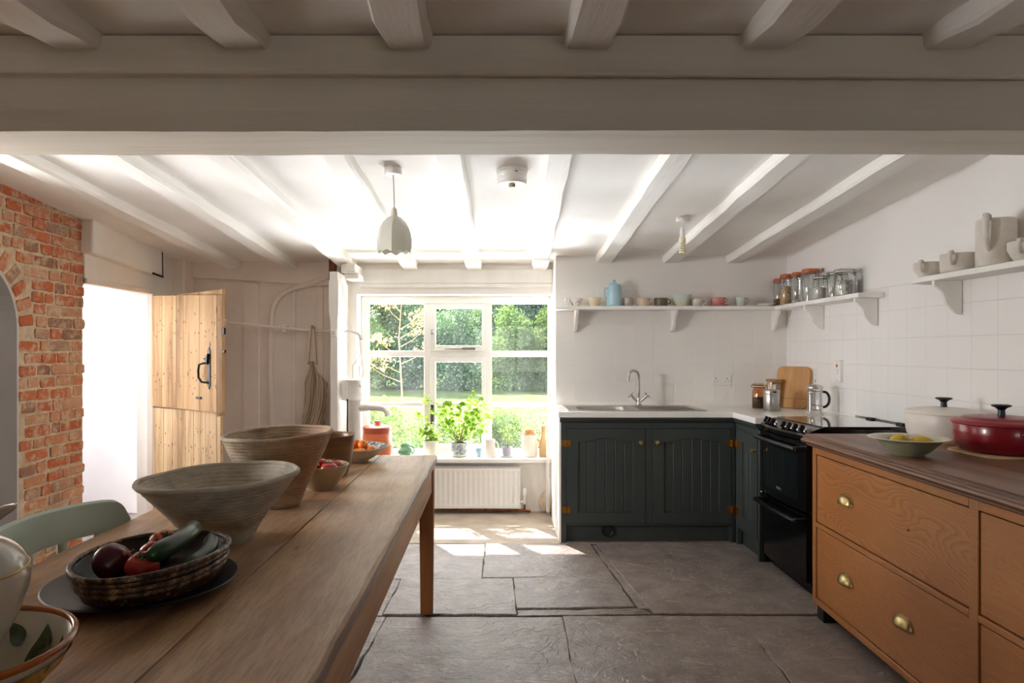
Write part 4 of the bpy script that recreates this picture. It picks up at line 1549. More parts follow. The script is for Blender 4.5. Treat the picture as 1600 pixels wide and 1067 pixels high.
def oven_door(name, z0, z1, win):
    m = MB()
    for i in range(nn):
        t0, t1 = i / nn, (i + 1) / nn
        b0, b1 = -.02 * (1 - (2 * t0 - 1) ** 2), -.02 * (1 - (2 * t1 - 1) ** 2)
        m.hexa([(.6 * t0, b0, z0), (.6 * t1, b1, z0), (.6 * t1, .026, z0), (.6 * t0, .026, z0), (.6 * t0, b0, z1), (.6 * t1, b1, z1), (.6 * t1, .026, z1), (.6 * t0, .026, z1)])
    dd = m.build(name, M['black_enamel'], ck, smooth=40)
    if win:
        m = MB()
        q = []
        for i in range(nn + 1):
            t = .13 + .74 * i / nn
            b = -.02 * (1 - (2 * t - 1) ** 2) - .0012
            q.append((.6 * t, b))
        for a, e in zip(q[:-1], q[1:]):
            m.add([(a[0], a[1], z0 + .05), (e[0], e[1], z0 + .05), (e[0], e[1], z1 - .075), (a[0], a[1], z1 - .075)], [(0, 1, 2, 3)])
        m.build('oven_window', M['window_glass_dark'], dd, smooth=40)
    m = MB()
    zz = z1 - .038
    m.tube([(.02, -.05, zz), (.3, -.062, zz), (.58, -.05, zz)], .0125, 10, flat=1.3)
    m.box(.012, -.055, zz - .014, .045, .0, zz + .014)
    m.box(.555, -.055, zz - .014, .588, .0, zz + .014)
    m.build('handle', M['black_plastic'], dd, bevel=.003)
    return dd
ud = oven_door('upper_door', .452, .828, True)
oven_door('lower_door', .075, .440, False)
m = MB()                                              # the small pale maker's mark, too small to read
for i in range(5):
    x = .268 + i * .013
    m.box(x, -.0228, .517, x + .003, -.0215, .531)
    m.box(x, -.0228, .517 if i % 2 else .528, x + .010, -.0215, .520 if i % 2 else .531)
m.build('badge', simple('pale_print', '#8f9192', None, rough=.5), ud)
m = MB()
m.ball((.018, -.012, .446), .008, 10, 6)
m.build('door_screw', M['chrome'], ck)

# ---- oak chest
cs = thing('oak_chest', 'golden oak chest of deep drawers with brass cup handles', 'chest of drawers', (1.585, 3.40, 0), R(-2.0))
Lc = 2.45
m = MB()
m.box(.012, -Lc + .01, .075, .66, -.01, .085)
m.box(.05, -Lc + .02, .085, .66, -.02, .84, mi=1)      # dark inside behind the fronts
m.box(.012, -.022, .075, .67, 0, .857)                 # end board
m.box(.012, -Lc, .075, .67, -Lc + .022, .857)
for (v0, v1) in ((-.038, 0), (-1.225, -1.180), (-Lc, -Lc + .04)):
    m.box(0, v0, .075, .05, v1, .857)
for (v0, v1) in ((-1.180, -.038), (-Lc + .04, -1.225)):
    m.box(0, v0, .812, .05, v1, .857)
    m.box(0, v0, .455, .05, v1, .478)
    m.box(0, v0, .075, .05, v1, .105)
m.build('carcass', [M['oak'], M['black_plastic']], cs, bevel=.0025)
def chest_drawer(v0, v1, z0, z1, pulls, fig=False):
    m = MB()
    m.box(.005, v0 + .0045, z0 + .005, .03, v1 - .0045, z1 - .005)
    o = m.build('drawer', M['oak_figured' if fig else 'oak'], cs, bevel=.002)
    for (pv, pz, there) in pulls:
        if not there:
            h = MB()
            h.lathe([(0, 0), (.005, 0), (.006, .001), (0, .0012)], 10, M=Matrix.Rotation(R(-90), 3, 'Y'), c=(.0035, pv, pz))
            h.build('screw_hole', M['black_plastic'], o)
            continue
        p = MB()
        a, hh, dpt = .058, .042, .030
        nu, nv = 18, 8
        vs, fs = [], []
        for j in range(nv + 1):
            ph = (PI / 2) * j / nv
            for i in range(nu + 1):
                th = PI * i / nu
                s = math.sin(th) ** .75 if 0 < i < nu else 0
                vs.append((.004 - dpt * s * math.sin(ph), pv + a * math.cos(th), pz - .012 + hh * s * math.cos(ph)))
        for j in range(nv):
            for i in range(nu):
                fs.append((j * (nu + 1) + i, j * (nu + 1) + i + 1, (j + 1) * (nu + 1) + i + 1, (j + 1) * (nu + 1) + i))
        p.add(vs, fs)
        fl_ = [(pv + (a + .004) * math.cos(PI * i / 16), pz - .012 + (hh + .004) * math.sin(PI * i / 16) ** .75) for i in range(17)]
        p.prism(fl_, 'x', .0015, .004)
        po = p.build('pull', M['brass'], o, smooth=50)
        sm_ = po.modifiers.new('solid', 'SOLIDIFY'); sm_.thickness = .002
chest_drawer(-1.180, -.038, .478, .812, [(-.345, .645, True), (-.83, .645, False)], True)
chest_drawer(-1.180, -.038, .105, .455, [(-.345, .29, True), (-.80, .282, True)])
chest_drawer(-Lc + .04, -1.225, .478, .812, [(-1.55, .645, True), (-2.1, .645, True)])
chest_drawer(-Lc + .04, -1.225, .105, .455, [(-1.55, .29, True), (-2.1, .29, True)])
m = MB()
pf = [(-.010, .845), (-.016, .847), (-.022, .853), (-.024, .861), (-.040, .863), (-.047, .868), (-.049, .875), (-.046, .882), (-.037, .886), (-.036, .891), (-.030, .894), (-.027, .900), (-.020, .905), (.69, .905), (.69, .857), (.05, .857), (.0, .845)]
m.prism(pf, 'y', -Lc - .02, .022)
m.build('top', M['chest_top'], cs, smooth=25)
for (u, v) in ((.03, -.03), (.03, -Lc + .08), (.60, -.03), (.60, -Lc + .08)):
    m = MB()
    m.box(u - .015, v - .06, 0, u + .05, v + .01, .075)
    m.build('foot', M['black_plastic'], cs, bevel=.003)

# ---- shelves with brackets
def bracket(parent, loc, rz, H=.165, D=.135):
    m = MB()
    pts = [(0, 0), (-D, 0), (-D, -.022)]
    for i in range(1, 10):
        t = i / 10
        pts.append((-D + (D - .03) * t + .012 * math.sin(2 * PI * t), -.022 - (H - .034) * t))
    pts += [(-.026, -H + .006), (-.012, -H), (0, -H)]
    m.prism(pts, 'x', -.011, .011)
    return m.build('bracket', M['white_wood'], parent, loc=loc, rz=rz, bevel=.002)
sh = thing('wall_shelf', 'white corner shelf above the sink holding cups and jars', 'shelf', (0, 0, 1.66))
m = MB()
m.prism([(.465, 5.318), (.465, 5.165), (2.125, 5.165), (2.125, 3.985), (2.278, 3.985), (2.278, 5.318)], 'z', -.028, 0)
m.build('shelf_board', M['white_wood'], sh, bevel=.003)
for x in (.632, 1.385, 2.165):
    bracket(sh, (x, 5.316, -.028), 0)
for y in (4.72, 4.06):
    bracket(sh, (2.276, y, -.028), R(-90))
sh2 = thing('wall_shelf', 'white shelf on the right wall holding grey stoneware', 'shelf', (0, 0, 1.688))
m = MB()
m.prism([(2.13, 3.50), (2.278, 3.56), (2.278, 1.9), (2.13, 1.9)], 'z', -.026, 0)
m.build('shelf_board', M['white_wood'], sh2, bevel=.003)
for y in (3.33, 2.2):
    bracket(sh2, (2.276, y, -.026), R(-90))

# ---- radiator under the window
rd = thing('radiator', 'white panel radiator below the window sill', 'radiator', (-.28, 5.53, .045))
m = MB()
n = 24 * 6
w = .98
pr = []
for i in range(n + 1):
    t = i / n
    u = (t * 24) % 1.0
    f = 0 if (t < .012 or t > .988) else (.007 if .3 < u < .7 else (0 if (u < .15 or u > .85) else .0035))
    pr.append((-w / 2 + w * t, f))
lv = [(.0, 0), (.03, 0), (.042, 1), (.29, 1), (.302, 0), (.325, 0)]
vs, fs = [], []
for (z, k) in lv:
    vs += [(x, -.012 + f * k, z) for x, f in pr]
q = n + 1
for a in range(len(lv) - 1):
    for i in range(n):
        fs.append((a * q + i, a * q + i + 1, (a + 1) * q + i + 1, (a + 1) * q + i))
m.add(vs, fs)
m.box(-w / 2, -.0115, 0, w / 2, -.004, .003)
m.box(-w / 2 - .002, -.013, 0, -w / 2 + .002, .05, .335)
m.box(w / 2 - .002, -.013, 0, w / 2 + .002, .05, .335)
m.build('panel', M['white'], rd, smooth=30, fix=False)
m = MB()
m.box(-w / 2, .03, 0, w / 2, .045, .325)
m.box(-w / 2, -.013, .325, w / 2, -.008, .338)
for i in range(90):
    x = -w / 2 + w * (i + .5) / 90
    m.box(x - .0022, -.008, .328, x + .0022, .045, .334)
m.box(-w / 2, .042, .325, w / 2, .047, .338)
m.build('grille', simple('grey_grille', '#b9b6b2', None, rough=.5), rd)
m = MB()
m.lathe([(0, 0), (.012, 0), (.016, .008), (.016, .03), (.013, .055), (.009, .06), (0, .06)], 16, c=(.527, .01, .10))
m.tube([(.527, .01, .03), (.527, .01, .10)], .009, 10)
m.tube([(.49, .01, .05), (.535, .01, .05)], .008, 10)
m.build('valve', M['white_ceramic'], rd)
m = MB()
m.tube([(-.55, .035, -.012), (.527, .012, -.022)], .0085, 10)
m.tube([(.527, .012, -.026), (.527, .01, .03)], .0085, 10)
m.tube([(-.05, .026, -.014), (.0, .025, -.014)], .0115, 10)
m.tube([(.20, .02, -.017), (.22, .02, -.017)], .0115, 10)
m.tube([(.51, .012, -.021), (.575, .02, -.028)], .011, 10)
m.build('pipe', M['copper'], rd)

# ---- hand pump
pp = thing('hand_pump', 'old white-painted cast iron hand pump beside the window', 'pump', (-1.095, 5.36, 0))
m = MB()
m.lathe([(0, 0), (.095, 0), (.095, .02), (.064, .03), (.060, .10), (.060, .90), (.063, .905), (.063, .93), (0, .93)], 28)
m.build('barrel', M['white'], pp)
m = MB()
m.lathe([(0, .925), (.070, .925), (.074, .93), (.074, .945), (.070, .95), (.070, 1.075), (.074, 1.08), (.074, 1.092), (.066, 1.098), (.02, 1.10), (0, 1.10)], 28)
hd = m.build('head', M['white'], pp)
m = MB()                                              # two rows of worn cast lettering, unreadable in the photo
def relief(a0, z, seg):
    def pt(u, v):
        t = R(a0 + u * 9)
        return (.0705 * math.cos(t), .0705 * math.sin(t), z + v * .024)
    m.tube([pt(*s) for s in seg], .0016, 5)
for i, a in enumerate((-88, -75, -62, -49, -36)):
    relief(a, 1.035, [[(0, 1), (.5, .4), (1, 1)], [(0, 0), (0, 1), (1, 1), (1, 0), (0, 0)], [(0, 1), (0, 0), (1, 0), (1, 1)], [(0, 0), (0, 1), (1, 0), (1, 1)], [(1, 1), (0, 1), (0, 0), (1, 0), (1, .5)]][i])
m.build('cast_lettering', M['white'], hd)
m = MB()
for i, a in enumerate((-82, -66, -50, -36)):
    relief(a, .972, [[(0, 0), (0, 1), (.6, 1)], [(0, 0), (.5, 1), (1, 0)], [(.5, 0), (.5, 1)], [(0, 1), (1, 1), (.5, 1), (.5, 0)]][i])
m.build('cast_lettering', M['white'], hd)
m = MB()
m.tube([(.03, -.01, .875), (.10, -.03, .878), (.20, -.055, .876), (.245, -.065, .868), (.268, -.07, .845), (.275, -.072, .815)], [.036, .027, .024, .024, .023, .025], 14)
m.build('spout', M['white'], pp)
m = MB()
m.tube([(-.02, .02, 1.10), (-.02, .02, 1.20), (.03, .03, 1.27), (.045, .03, 1.30), (.03, .03, 1.44)], .0045, 8)
m.tube([(-.09, .03, 1.47), (-.04, .03, 1.475), (.02, .03, 1.455), (.045, .03, 1.42)], [.008, .009, .010, .012], 10)
m.ball((.045, .03, 1.415), .014, 10, 8)
m.build('lever', M['plaster_grey'], pp)
m = MB()
m.box(-.10, -.02, .93, -.066, .06, 1.09)
m.build('bracket', M['white'], pp, bevel=.003)
m = MB()
m.box(-1.128, 5.70, 1.115, -1.118, 5.80, 1.195)
tag(m.build('switch_box', simple('grey_white_plastic', '#c8c6c3', None, rough=.5), bevel=.004), 'small grey-white box on the reveal above the pump', 'switch')
m = MB()
m.tube([(-1.128, 5.24, .05), (-1.125, 5.24, .95)], .006, 6)
tag(m.build('dark_pipe', M['iron']), 'thin black pipe between the post and the pump', 'pipe')

# ---- white waste pipe at the end of the sink cabinet
wp = thing('waste_pipe', 'white plastic waste pipe beside the sink cabinet', 'pipe', (.435, 5.50, 0))
m = MB()
m.tube([(0, 0, .02), (0, 0, .66)], .016, 12)
m.tube([(0, 0, .60), (0, 0, .69)], .021, 12)
m.build('pipe', M['white'], wp)
m = MB()
m.tube([(.0, -.03, .30), (.0, -.03, .58), (.005, -.01, .62)], .009, 8)
m.tube([(0, -.03, .30), (.004, -.05, .27), (.004, -.05, .17)], .011, 8)
m.build('branch', M['white'], wp)
m = MB()
m.ball((.425, 5.59, .085), (.06, .035, .085), 18, 12, fn=lambda p: p * (1 + .12 * math.sin(p.x * 90 + p.z * 60) * math.cos(p.z * 110)))
tag(m.build('plaster_lump', simple('crumbling_plaster', '#efe9de', '#cdb494', 9, .9, bump=.6, bscale=30)), 'crumbling pale plaster lump at the wall foot by the waste pipe', 'plaster')

def shade_mat():
    t = NT('pale_green_glass')
    t.P(Base_Color=rgb('#e0dfd6'), Roughness=.22)
    tl = t.n('BsdfTranslucent', Color=rgb('#e6e3d8'))
    mx = t.n('MixShader')
    t.set(mx.inputs[0], .34); t.set(mx.inputs[1], t.b.outputs[0]); t.set(mx.inputs[2], tl.outputs[0])
    t.t.links.new(mx.outputs[0], t.out.inputs['Surface'])
    return t.m
# ---- lamps and alarm on the ceiling
pe = thing('pendant_lamp', 'pale green glass pendant lamp hanging before the window', 'pendant lamp', (-.49, 3.32, ceil_z(3.32)))
m = MB()
m.lathe([(0, .01), (.042, .01), (.043, -.028), (.040, -.034), (.006, -.037), (.006, -.045), (0, -.045)], 28)
m.build('ceiling_rose', M['white'], pe)
dz = 2.005 - ceil_z(3.32)
m = MB(); m.tube([(0, 0, -.04), (.003, 0, dz * .6), (.004, 0, dz)], .0032, 8)
m.build('cord', simple('beige_flex', '#c9bba9', None, rough=.6), pe)
m = MB()
m.lathe([(0, dz + .012), (.008, dz + .010), (.014, dz), (.017, dz - .025), (.017, dz - .035), (0, dz - .035)], 20, c=(.004, 0, 0))
m.build('lamp_holder', simple('beige_holder', '#cfc3b6', None, rough=.5), pe)
m = MB()
def facet(t, r, z):
    k = (t * 8 / (2 * PI)) % 1.0
    f = math.cos(PI / 8) / math.cos((k - .5) * PI / 4)
    e = 0.45 + .55 * min(1, max(0, (dz - z) / .1))
    return r * (1 + (f - 1) * e), z - (.006 * math.cos(k * 2 * PI) if z < dz - .2 else 0)
z0 = dz - .030
shp = [(.017, 0), (.034, -.008), (.055, -.028), (.071, -.055), (.082, -.088), (.0865, -.122), (.084, -.155), (.078, -.175)]
prof = [(r, z0 + z) for r, z in shp] + [(r - .004, z0 + z) for r, z in reversed(shp)]
m.lathe(prof, 64, c=(.004, 0, 0), wob=facet)
m.build('lamp_shade', shade_mat(), pe, smooth=28)
m = MB(); m.ball((.004, 0, dz - .10), (.028, .028, .04), 14, 10)
m.build('bulb', M['white_ceramic'], pe)

al = thing('smoke_alarm', 'round white smoke alarm on the ceiling right of the pendant', 'smoke alarm', (.088, 3.36, ceil_z(3.36)))
m = MB()
m.lathe([(0, .012), (.078, .012), (.078, -.008), (.074, -.012), (.074, -.03), (.072, -.033), (.072, -.037), (.074, -.040), (.072, -.058), (.066, -.066), (0, -.068)], 36)
m.build('body', M['white'], al)
m = MB()
m.lathe([(0, 0), (.017, 0), (.017, -.01), (.013, -.016), (0, -.016)], 16, c=(.0, -.012, -.067))
m.build('sensor', simple('tan_grille', '#a89674', None, rough=.6), al)
m = MB()
m.box(.012, -.0755, -.02, .026, -.072, -.017)
m.build('slot', M['black_plastic'], al)

bl_ = thing('ceiling_bulb', 'bare spiral bulb hanging from the ceiling over the cooker side', 'lamp', (1.164, 4.21, ceil_z(4.21)))
m = MB()
m.lathe([(0, .01), (.040, .01), (.041, -.022), (.037, -.028), (0, -.029)], 24)
m.build('ceiling_rose', M['white'], bl_)
m = MB()
m.tube([(.024, -.008, -.022), (.004, -.004, -.035), (-.003, 0, -.05), (-.003, 0, -.07)], .0035, 8)
m.build('cord', M['white'], bl_)
m = MB()
m.lathe([(0, -.06), (.012, -.062), (.0145, -.08), (.0145, -.088), (.0165, -.089), (.0165, -.092), (.0145, -.093), (.0145, -.118), (0, -.118)], 18, c=(-.003, 0, 0))
m.build('lamp_holder', M['white'], bl_)
m = MB()
m.lathe([(0, -.115), (.014, -.116), (.021, -.128), (.021, -.150), (.016, -.158), (0, -.158)], 18, c=(-.003, 0, 0))
hel = [(-.003 + .0155 * math.cos(t * .5), .0155 * math.sin(t * .5), -.158 - t * .00125) for t in range(0, 50)]
m.tube(hel, .0058, 8)
m.build('bulb', simple('cream_bulb', '#e5dcc2', None, rough=.3), bl_)

# ---- sockets and switches
so_ = thing('wall_socket', 'white double socket on the tiles right of the tap', 'socket', (1.77, YS, 1.09))
m = MB(); m.box(-.073, -.011, -.043, .073, .002, .043)
pl_ = m.build('plate', M['white'], so_, bevel=.004)
m = MB()
for sx in (-.042, .042):
    m.box(sx - .003, -.0116, .008, sx + .003, -.0105, .018)
    m.box(sx - .014, -.0116, -.012, sx - .008, -.0105, -.007)
    m.box(sx + .008, -.0116, -.012, sx + .014, -.0105, -.007)
m.build('pin_hole', M['black_plastic'], so_)
for sx in (-.012, .012):
    m = MB(); m.box(sx - .006, -.014, .004, sx + .006, -.0105, .024)
    m.build('switch', M['white'], so_, bevel=.0015)
cs2 = thing('cooker_switch', 'white upright cooker switch on the right wall', 'switch', (XR, 4.50, 1.185), R(-90))
m = MB(); m.box(-.043, -.020, -.073, .043, .002, .073)
m.build('plate', M['white'], cs2, bevel=.004)
m = MB(); m.box(-.008, -.024, .026, .008, -.019, .046)
m.build('neon', simple('amber_neon', '#c06a3c', None, rough=.3), cs2, bevel=.001)
m = MB(); m.box(-.012, -.026, -.02, .012, -.019, .015)
m.build('rocker', M['white'], cs2, bevel=.002)
m = MB()
for z in (.062, -.062):
    m.lathe([(0, 0), (.004, 0), (.004, .001), (0, .0012)], 10, M=Matrix.Rotation(R(90), 3, 'X'), c=(0, -.0202, z))
m.build('screw', M['steel'], cs2)
ps = thing('light_switch', 'small white switch on the front of the timber post', 'switch', (-1.232, 5.25, 1.455))
m = MB(); m.box(-.022, -.012, -.03, .022, .001, .03)
m.build('plate', M['white'], ps, bevel=.003)
m = MB(); m.box(-.005, -.017, -.010, .005, -.011, .012)
m.build('rocker', M['plaster_grey'], ps, bevel=.001)

# ---- curved conduit, hanging rail and apron on the corner wall
m = MB()
pth = [(-1.275, 5.565, 2.03)] + bez((-1.285, 5.565, 2.01), (-1.36, 5.55, 1.86), (-1.55, 5.555, 1.875), (-1.70, 5.565, 1.80), 10) + bez((-1.71, 5.565, 1.795), (-1.80, 5.57, 1.74), (-1.815, 5.575, 1.66), (-1.82, 5.575, 1.55), 8)[1:] + [(-1.825, 5.576, 1.2), (-1.815, 5.576, .7), (-1.82, 5.576, .02)]
m.tube(pth, .021, 12)
tag(m.build('conduit_pipe', M['plaster_warm']), 'painted pipe curving down the corner wall', 'pipe')
ra = thing('hanging_rail', 'thin white rail along the corner wall holding the apron', 'rail', (-1.7, 5.53, 1.5))
m = MB()
m.tube([(-.50, -.02, .055), (-.1, -.01, .012), (.30, .0, -.018), (.43, .0, -.022)], [.008, .010, .012, .013], 10)
m.build('rail', M['plaster'], ra)
m = MB()
m.box(-.02, .0, -.03, .02, .065, .03); m.box(-.52, -.01, .03, -.49, .068, .08)
m.build('rail_bracket', M['plaster'], ra, bevel=.003)

def stripes():
    t = NT('striped_apron_cloth')
    tcn = t.n('UVMap')
    s = t.n('SeparateXYZ', Vector=tcn.outputs[0])
    fr = t.math('FRACT', t.math('MULTIPLY', s.outputs['X'], 9.0))
    col = t.ramp(fr, [(0, rgb('#a8937f')), (.34, rgb('#a8937f')), (.35, rgb('#d9cbb9')), (.62, rgb('#d9cbb9')), (.63, rgb('#7d6a59')), (.70, rgb('#d3c4b1')), (.78, rgb('#7f6c5b')), (.86, rgb('#b09b86'))], 'CONSTANT')
    t.P(Base_Color=col, Roughness=.95)
    t.b.inputs['Specular IOR Level'].default_value = .15
    return t.m
ap = thing('apron', 'striped linen apron hanging from the rail on the corner wall', 'apron', (-1.46, 5.50, 1.49))
def cloth(name, mat, rows, cols, fn, parent):
    vs, fs, uv = [], [], []
    for i in range(rows + 1):
        for j in range(cols + 1):
            p, q = fn(i / rows, j / cols)
            vs.append(p); uv.append(q)
    for i in range(rows):
        for j in range(cols):
            a = i * (cols + 1) + j
            fs.append((a, a + 1, a + cols + 2, a + cols + 1))
    me = bpy.data.meshes.new(name)
    me.from_pydata(vs, [], fs)
    ul = me.uv_layers.new(name='UVMap')
    for lp in me.loops:
        ul.data[lp.index].uv = uv[lp.vertex_index]
    me.materials.append(mat)
    me.polygons.foreach_set('use_smooth', [True] * len(me.polygons))
    o = bpy.data.objects.new(name, me)
    C.objects.link(o); o.parent = parent
    sd = o.modifiers.new('solid', 'SOLIDIFY'); sd.thickness = .003
    return o
def bodyfn(a, b):
    # a down 0..1, b across 0..1
    z = -.255 - .72 * a
    w0 = .035 + .15 * min(1, a * 4.2) - .03 * math.sin(PI * a) + .03 * a
    cx = .006 + .018 * math.sin(a * 5)
    x = cx + (b - .46) * w0
    if b > .8: x += .016 * math.sin(PI * min(1, a * 3.2)) * (b - .8) / .2
    if b > .62 and a < .3: z -= .10 * (b - .62) / .38 * (1 - a / .3)
    y = -.012 - .022 * math.sin(b * 11 + a * 3.0) - .012 * math.sin(b * 23 + a * 7)
    return (x, y, z), (b * 1.1 + a * .55 + .05 * math.sin(a * 9), a)
AM = stripes()
cloth('body', AM, 36, 30, bodyfn, ap)
for (x0, x1) in ((-.012, -.034), (.010, .030)):
    def st(a, b, x0=x0, x1=x1):
        z = .022 - .30 * a
        x = x0 + (x1 - x0) * a + (b - .5) * .022
        return (x, -.010 - .014 * math.sin(PI * min(1, a * 1.0)) + .02 * (0.15 - a if a < .15 else 0), z), (.05 + .03 * b, a)
    cloth('strap', AM, 14, 4, st, ap)
m = MB()
m.tube([(-.03, 5.545 - 5.5, .004), (-.018, .012, .022), (0, -.012, .024), (.02, -.015, .01)], [.012] * 4, 8, flat=.35)
m.build('strap_loop', simple('apron_tape', '#a8937f', None, rough=.95), ap)
# ================================================================== SMALL THINGS
def vase_mat(name, c, c2, scale=14, rough=.5, bump=.25, bscale=40):
    return simple(name, c, c2, scale, rough, bump=bump, bscale=bscale, lo=.4, hi=.62)

# ---- the two big hand-built bowls
def throwing(seed, amp=.0022, tilt=0.0, tdir=0.0, pitch=.011):
    rr = random.Random(seed)
    ph = [rr.uniform(0, 6.28) for _ in range(6)]
    def f(t, r, z):
        w = 1 + .012 * math.sin(2 * t + ph[0]) + .007 * math.sin(3 * t + ph[1] + z * 20)
        rr_ = r * w + .55 * amp * math.sin(2 * PI * z / pitch + .5 * math.sin(t * 2 + ph[2])) + amp * .35 * math.sin(23 * t + ph[3] + z * 160)
        zz = z + tilt * (r / .2) * math.cos(t - tdir) * max(0, z) / .18 + .0015 * math.sin(5 * t + ph[4])
        return max(rr_, .001), zz
    return f
def pottery_bowl(name, label, loc, outer, th, mat, seed, tilt, tdir, group=None, amp=.0022, n=72):
    t = thing(name, label, 'bowl', loc, group=group)
    # refine the profile so the rings of throwing show
    prof = []
    for (a, b_) in zip(outer[:-1], outer[1:]):
        k = max(1, int(abs(b_[1] - a[1]) / .0032))
        for i in range(k):
            s = i / k
            prof.append((a[0] + (b_[0] - a[0]) * s, a[1] + (b_[1] - a[1]) * s))
    prof.append(outer[-1])
    m = MB()
    m.lathe(vessel(prof, th), n, wob=throwing(seed, amp, tilt, tdir))
    m.build('body', mat, t, smooth=60)
    # rolled rim
    r0, z0 = outer[-1]
    f = throwing(seed, amp * .4, tilt, tdir)
    pts = []
    for k in range(n + 1):
        a = 2 * PI * k / n
        r, z = f(a, r0 - th * .45, z0)
        pts.append((r * math.cos(a), r * math.sin(a), z))
    m = MB()
    m.tube(pts, th * .74, 10, caps=False)
    m.build('rim', mat, t, smooth=60)
    return t
GREYST = NT('grey_stoneware')
vv = GREYST.coords()
c_ = GREYST.ramp(GREYST.noise(GREYST.coords((1, 1, 2.2)), 11, 6, .65), [(.3, rgb('#958d7f')), (.5, rgb('#b9b1a1')), (.7, rgb('#cdc5b5'))])
GREYST.P(Base_Color=c_, Roughness=.8, Normal=GREYST.bump(GREYST.noise(GREYST.coords((1, 1, 3)), 60, 6, .7), .5, .004))
RUSTST = NT('rust_streaked_stoneware')
n1 = RUSTST.noise(RUSTST.coords((1, 1, .35)), 9, 5, .6)
n2 = RUSTST.noise(RUSTST.coords((1, 1, 2)), 14, 5, .65)
c_ = RUSTST.ramp(n2, [(.3, rgb('#857360')), (.5, rgb('#ad9b82')), (.7, rgb('#c2b097'))])
sx = RUSTST.n('SeparateXYZ', Vector=RUSTST.coords())
side = RUSTST.math('MULTIPLY', RUSTST.math('ADD', sx.outputs['X'], RUSTST.math('MULTIPLY', sx.outputs['Z'], .1)), 9.0, clamp=True)
k = RUSTST.math('MULTIPLY', RUSTST.ramp(n1, [(.38, g(0)), (.58, g(1))]), side)
c_ = RUSTST.mix(RUSTST.math('MULTIPLY', k, .6), c_, rgb('#9f6236'))
RUSTST.P(Base_Color=c_, Roughness=.6, Normal=RUSTST.bump(RUSTST.noise(RUSTST.coords((1, 1, 3)), 70, 6, .7), .5, .004))
pottery_bowl('mixing_bowl', 'large grey conical stoneware bowl at the front of the table', (-.775, 1.93, TZ), [(.086, 0), (.092, .01), (.108, .045), (.140, .09), (.186, .145), (.213, .180)], .011, GREYST.m, 1, .008, 0.3, 'big stoneware bowls')
pottery_bowl('mixing_bowl', 'tall rust-streaked stoneware bowl behind the grey conical one', (-.748, 2.37, TZ), [(.070, 0), (.076, .012), (.094, .06), (.125, .12), (.160, .19), (.184, .247)], .011, RUSTST.m, 2, .006, .6, 'big stoneware bowls')
m_pot = simple('tan_glaze', '#7d5b3d', '#6a4b31', 9, .35, bump=.1, bscale=25, stretch=(1, 1, 4))
t = thing('stoneware_pot', 'brown glazed deep pot half hidden behind the rust-streaked bowl', 'pot', (-.715, 2.955, TZ))
m = MB()
m.lathe(vessel([(.075, 0), (.082, .01), (.095, .05), (.105, .11), (.110, .165), (.112, .172)], .007), 48)
m.build('body', m_pot, t, smooth=60)
t = thing('small_bowl', 'small beige bowl of tomatoes beside the rust-streaked bowl', 'bowl', (-.672, 2.645, TZ))
m = MB()
m.lathe(vessel([(.052, 0), (.054, .006), (.066, .02), (.092, .058), (.108, .095)], .006), 48)
m.build('body', simple('beige_glaze', '#b09a7c', '#9f896b', 10, .3), t, smooth=60)
tomr = simple('tomato_skin', '#b5342a', '#a02a20', 5, .22)
tomr2 = simple('pale_red_skin', '#cf6a55', '#b84a3b', 8, .35)
stemg = simple('green_stalk', '#4f5a2d', None, rough=.7)
def tomato(loc, r, label, mat, group, rot=(0, 0, 0)):
    o = thing('tomato', label, 'tomato', loc, group=group)
    o.rotation_euler = rot
    m = MB()
    m.ball((0, 0, 0), (r, r, r * .86), 20, 14, fn=lambda p: Vector((p.x * (1 + .03 * math.cos(5 * math.atan2(p.y, p.x))), p.y * (1 + .03 * math.cos(5 * math.atan2(p.y, p.x))), p.z - (.25 * r * math.exp(-((p.x ** 2 + p.y ** 2) / (.18 * r * r))) if p.z > 0 else 0))))
    m.build('fruit', mat, o, smooth=80)
    m = MB()
    for k in range(5):
        a = 2 * PI * k / 5
        m.tube([(0, 0, r * .62), (r * .25 * math.cos(a), r * .25 * math.sin(a), r * .72), (r * .45 * math.cos(a), r * .45 * math.sin(a), r * .76)], [r * .06, r * .07, r * .02], 5)
    m.tube([(0, 0, r * .6), (r * .05, 0, r * .95)], r * .06, 5)
    m.build('calyx', stemg, o)
    return o
bx, by = -.672, 2.645
for (dx, dy, dz, r, lab, mt) in ((.038, -.028, .072, .033, 'front tomato in the beige bowl', tomr), (-.03, -.02, .078, .032, 'tomato at the left of the beige bowl', tomr), (.045, .032, .075, .030, 'paler tomato at the right rim of the beige bowl', tomr2), (-.015, .04, .08, .031, 'tomato at the back of the beige bowl', tomr)):
    tomato((bx + dx, by + dy, TZ + dz + .01), r, lab, mt, 'tomatoes in the beige bowl')

# ---- wide dish of small orange fruit at the far end
t = thing('fruit_bowl', 'wide cream bowl with dark painted rim holding orange fruit', 'bowl', (-.690, 3.31, TZ))
m = MB()
prof = [(.080, 0), (.084, .008), (.110, .022), (.150, .050), (.178, .072)]
m.lathe(vessel(prof, .006, .012), 56)
m.build('body', simple('cream_glaze', '#c9bfae', '#bdb19d', 8, .3), t, smooth=60)
pr = NT('painted_rim')
kk = pr.ramp(pr.noise(pr.coords(), 55, 3, .5), [(.44, g(0)), (.5, g(1))])
pr.P(Base_Color=pr.mix(kk, rgb('#39424a'), rgb('#b9b8b0')), Roughness=.3)
m = MB()
rr0 = []
for (r, z) in ((.1735, .0740), (.163, .0665), (.150, .0570), (.140, .0500)):
    rr0.append((r, z))
m.lathe([(r - .0005, z + .0002) for r, z in rr0], 56)
m.build('painted_rim', pr.m, t, smooth=60, fix=False)
orm = simple('orange_peel', '#de7a22', '#d06a18', 6, .4, bump=.25, bscale=220, bdist=.001)
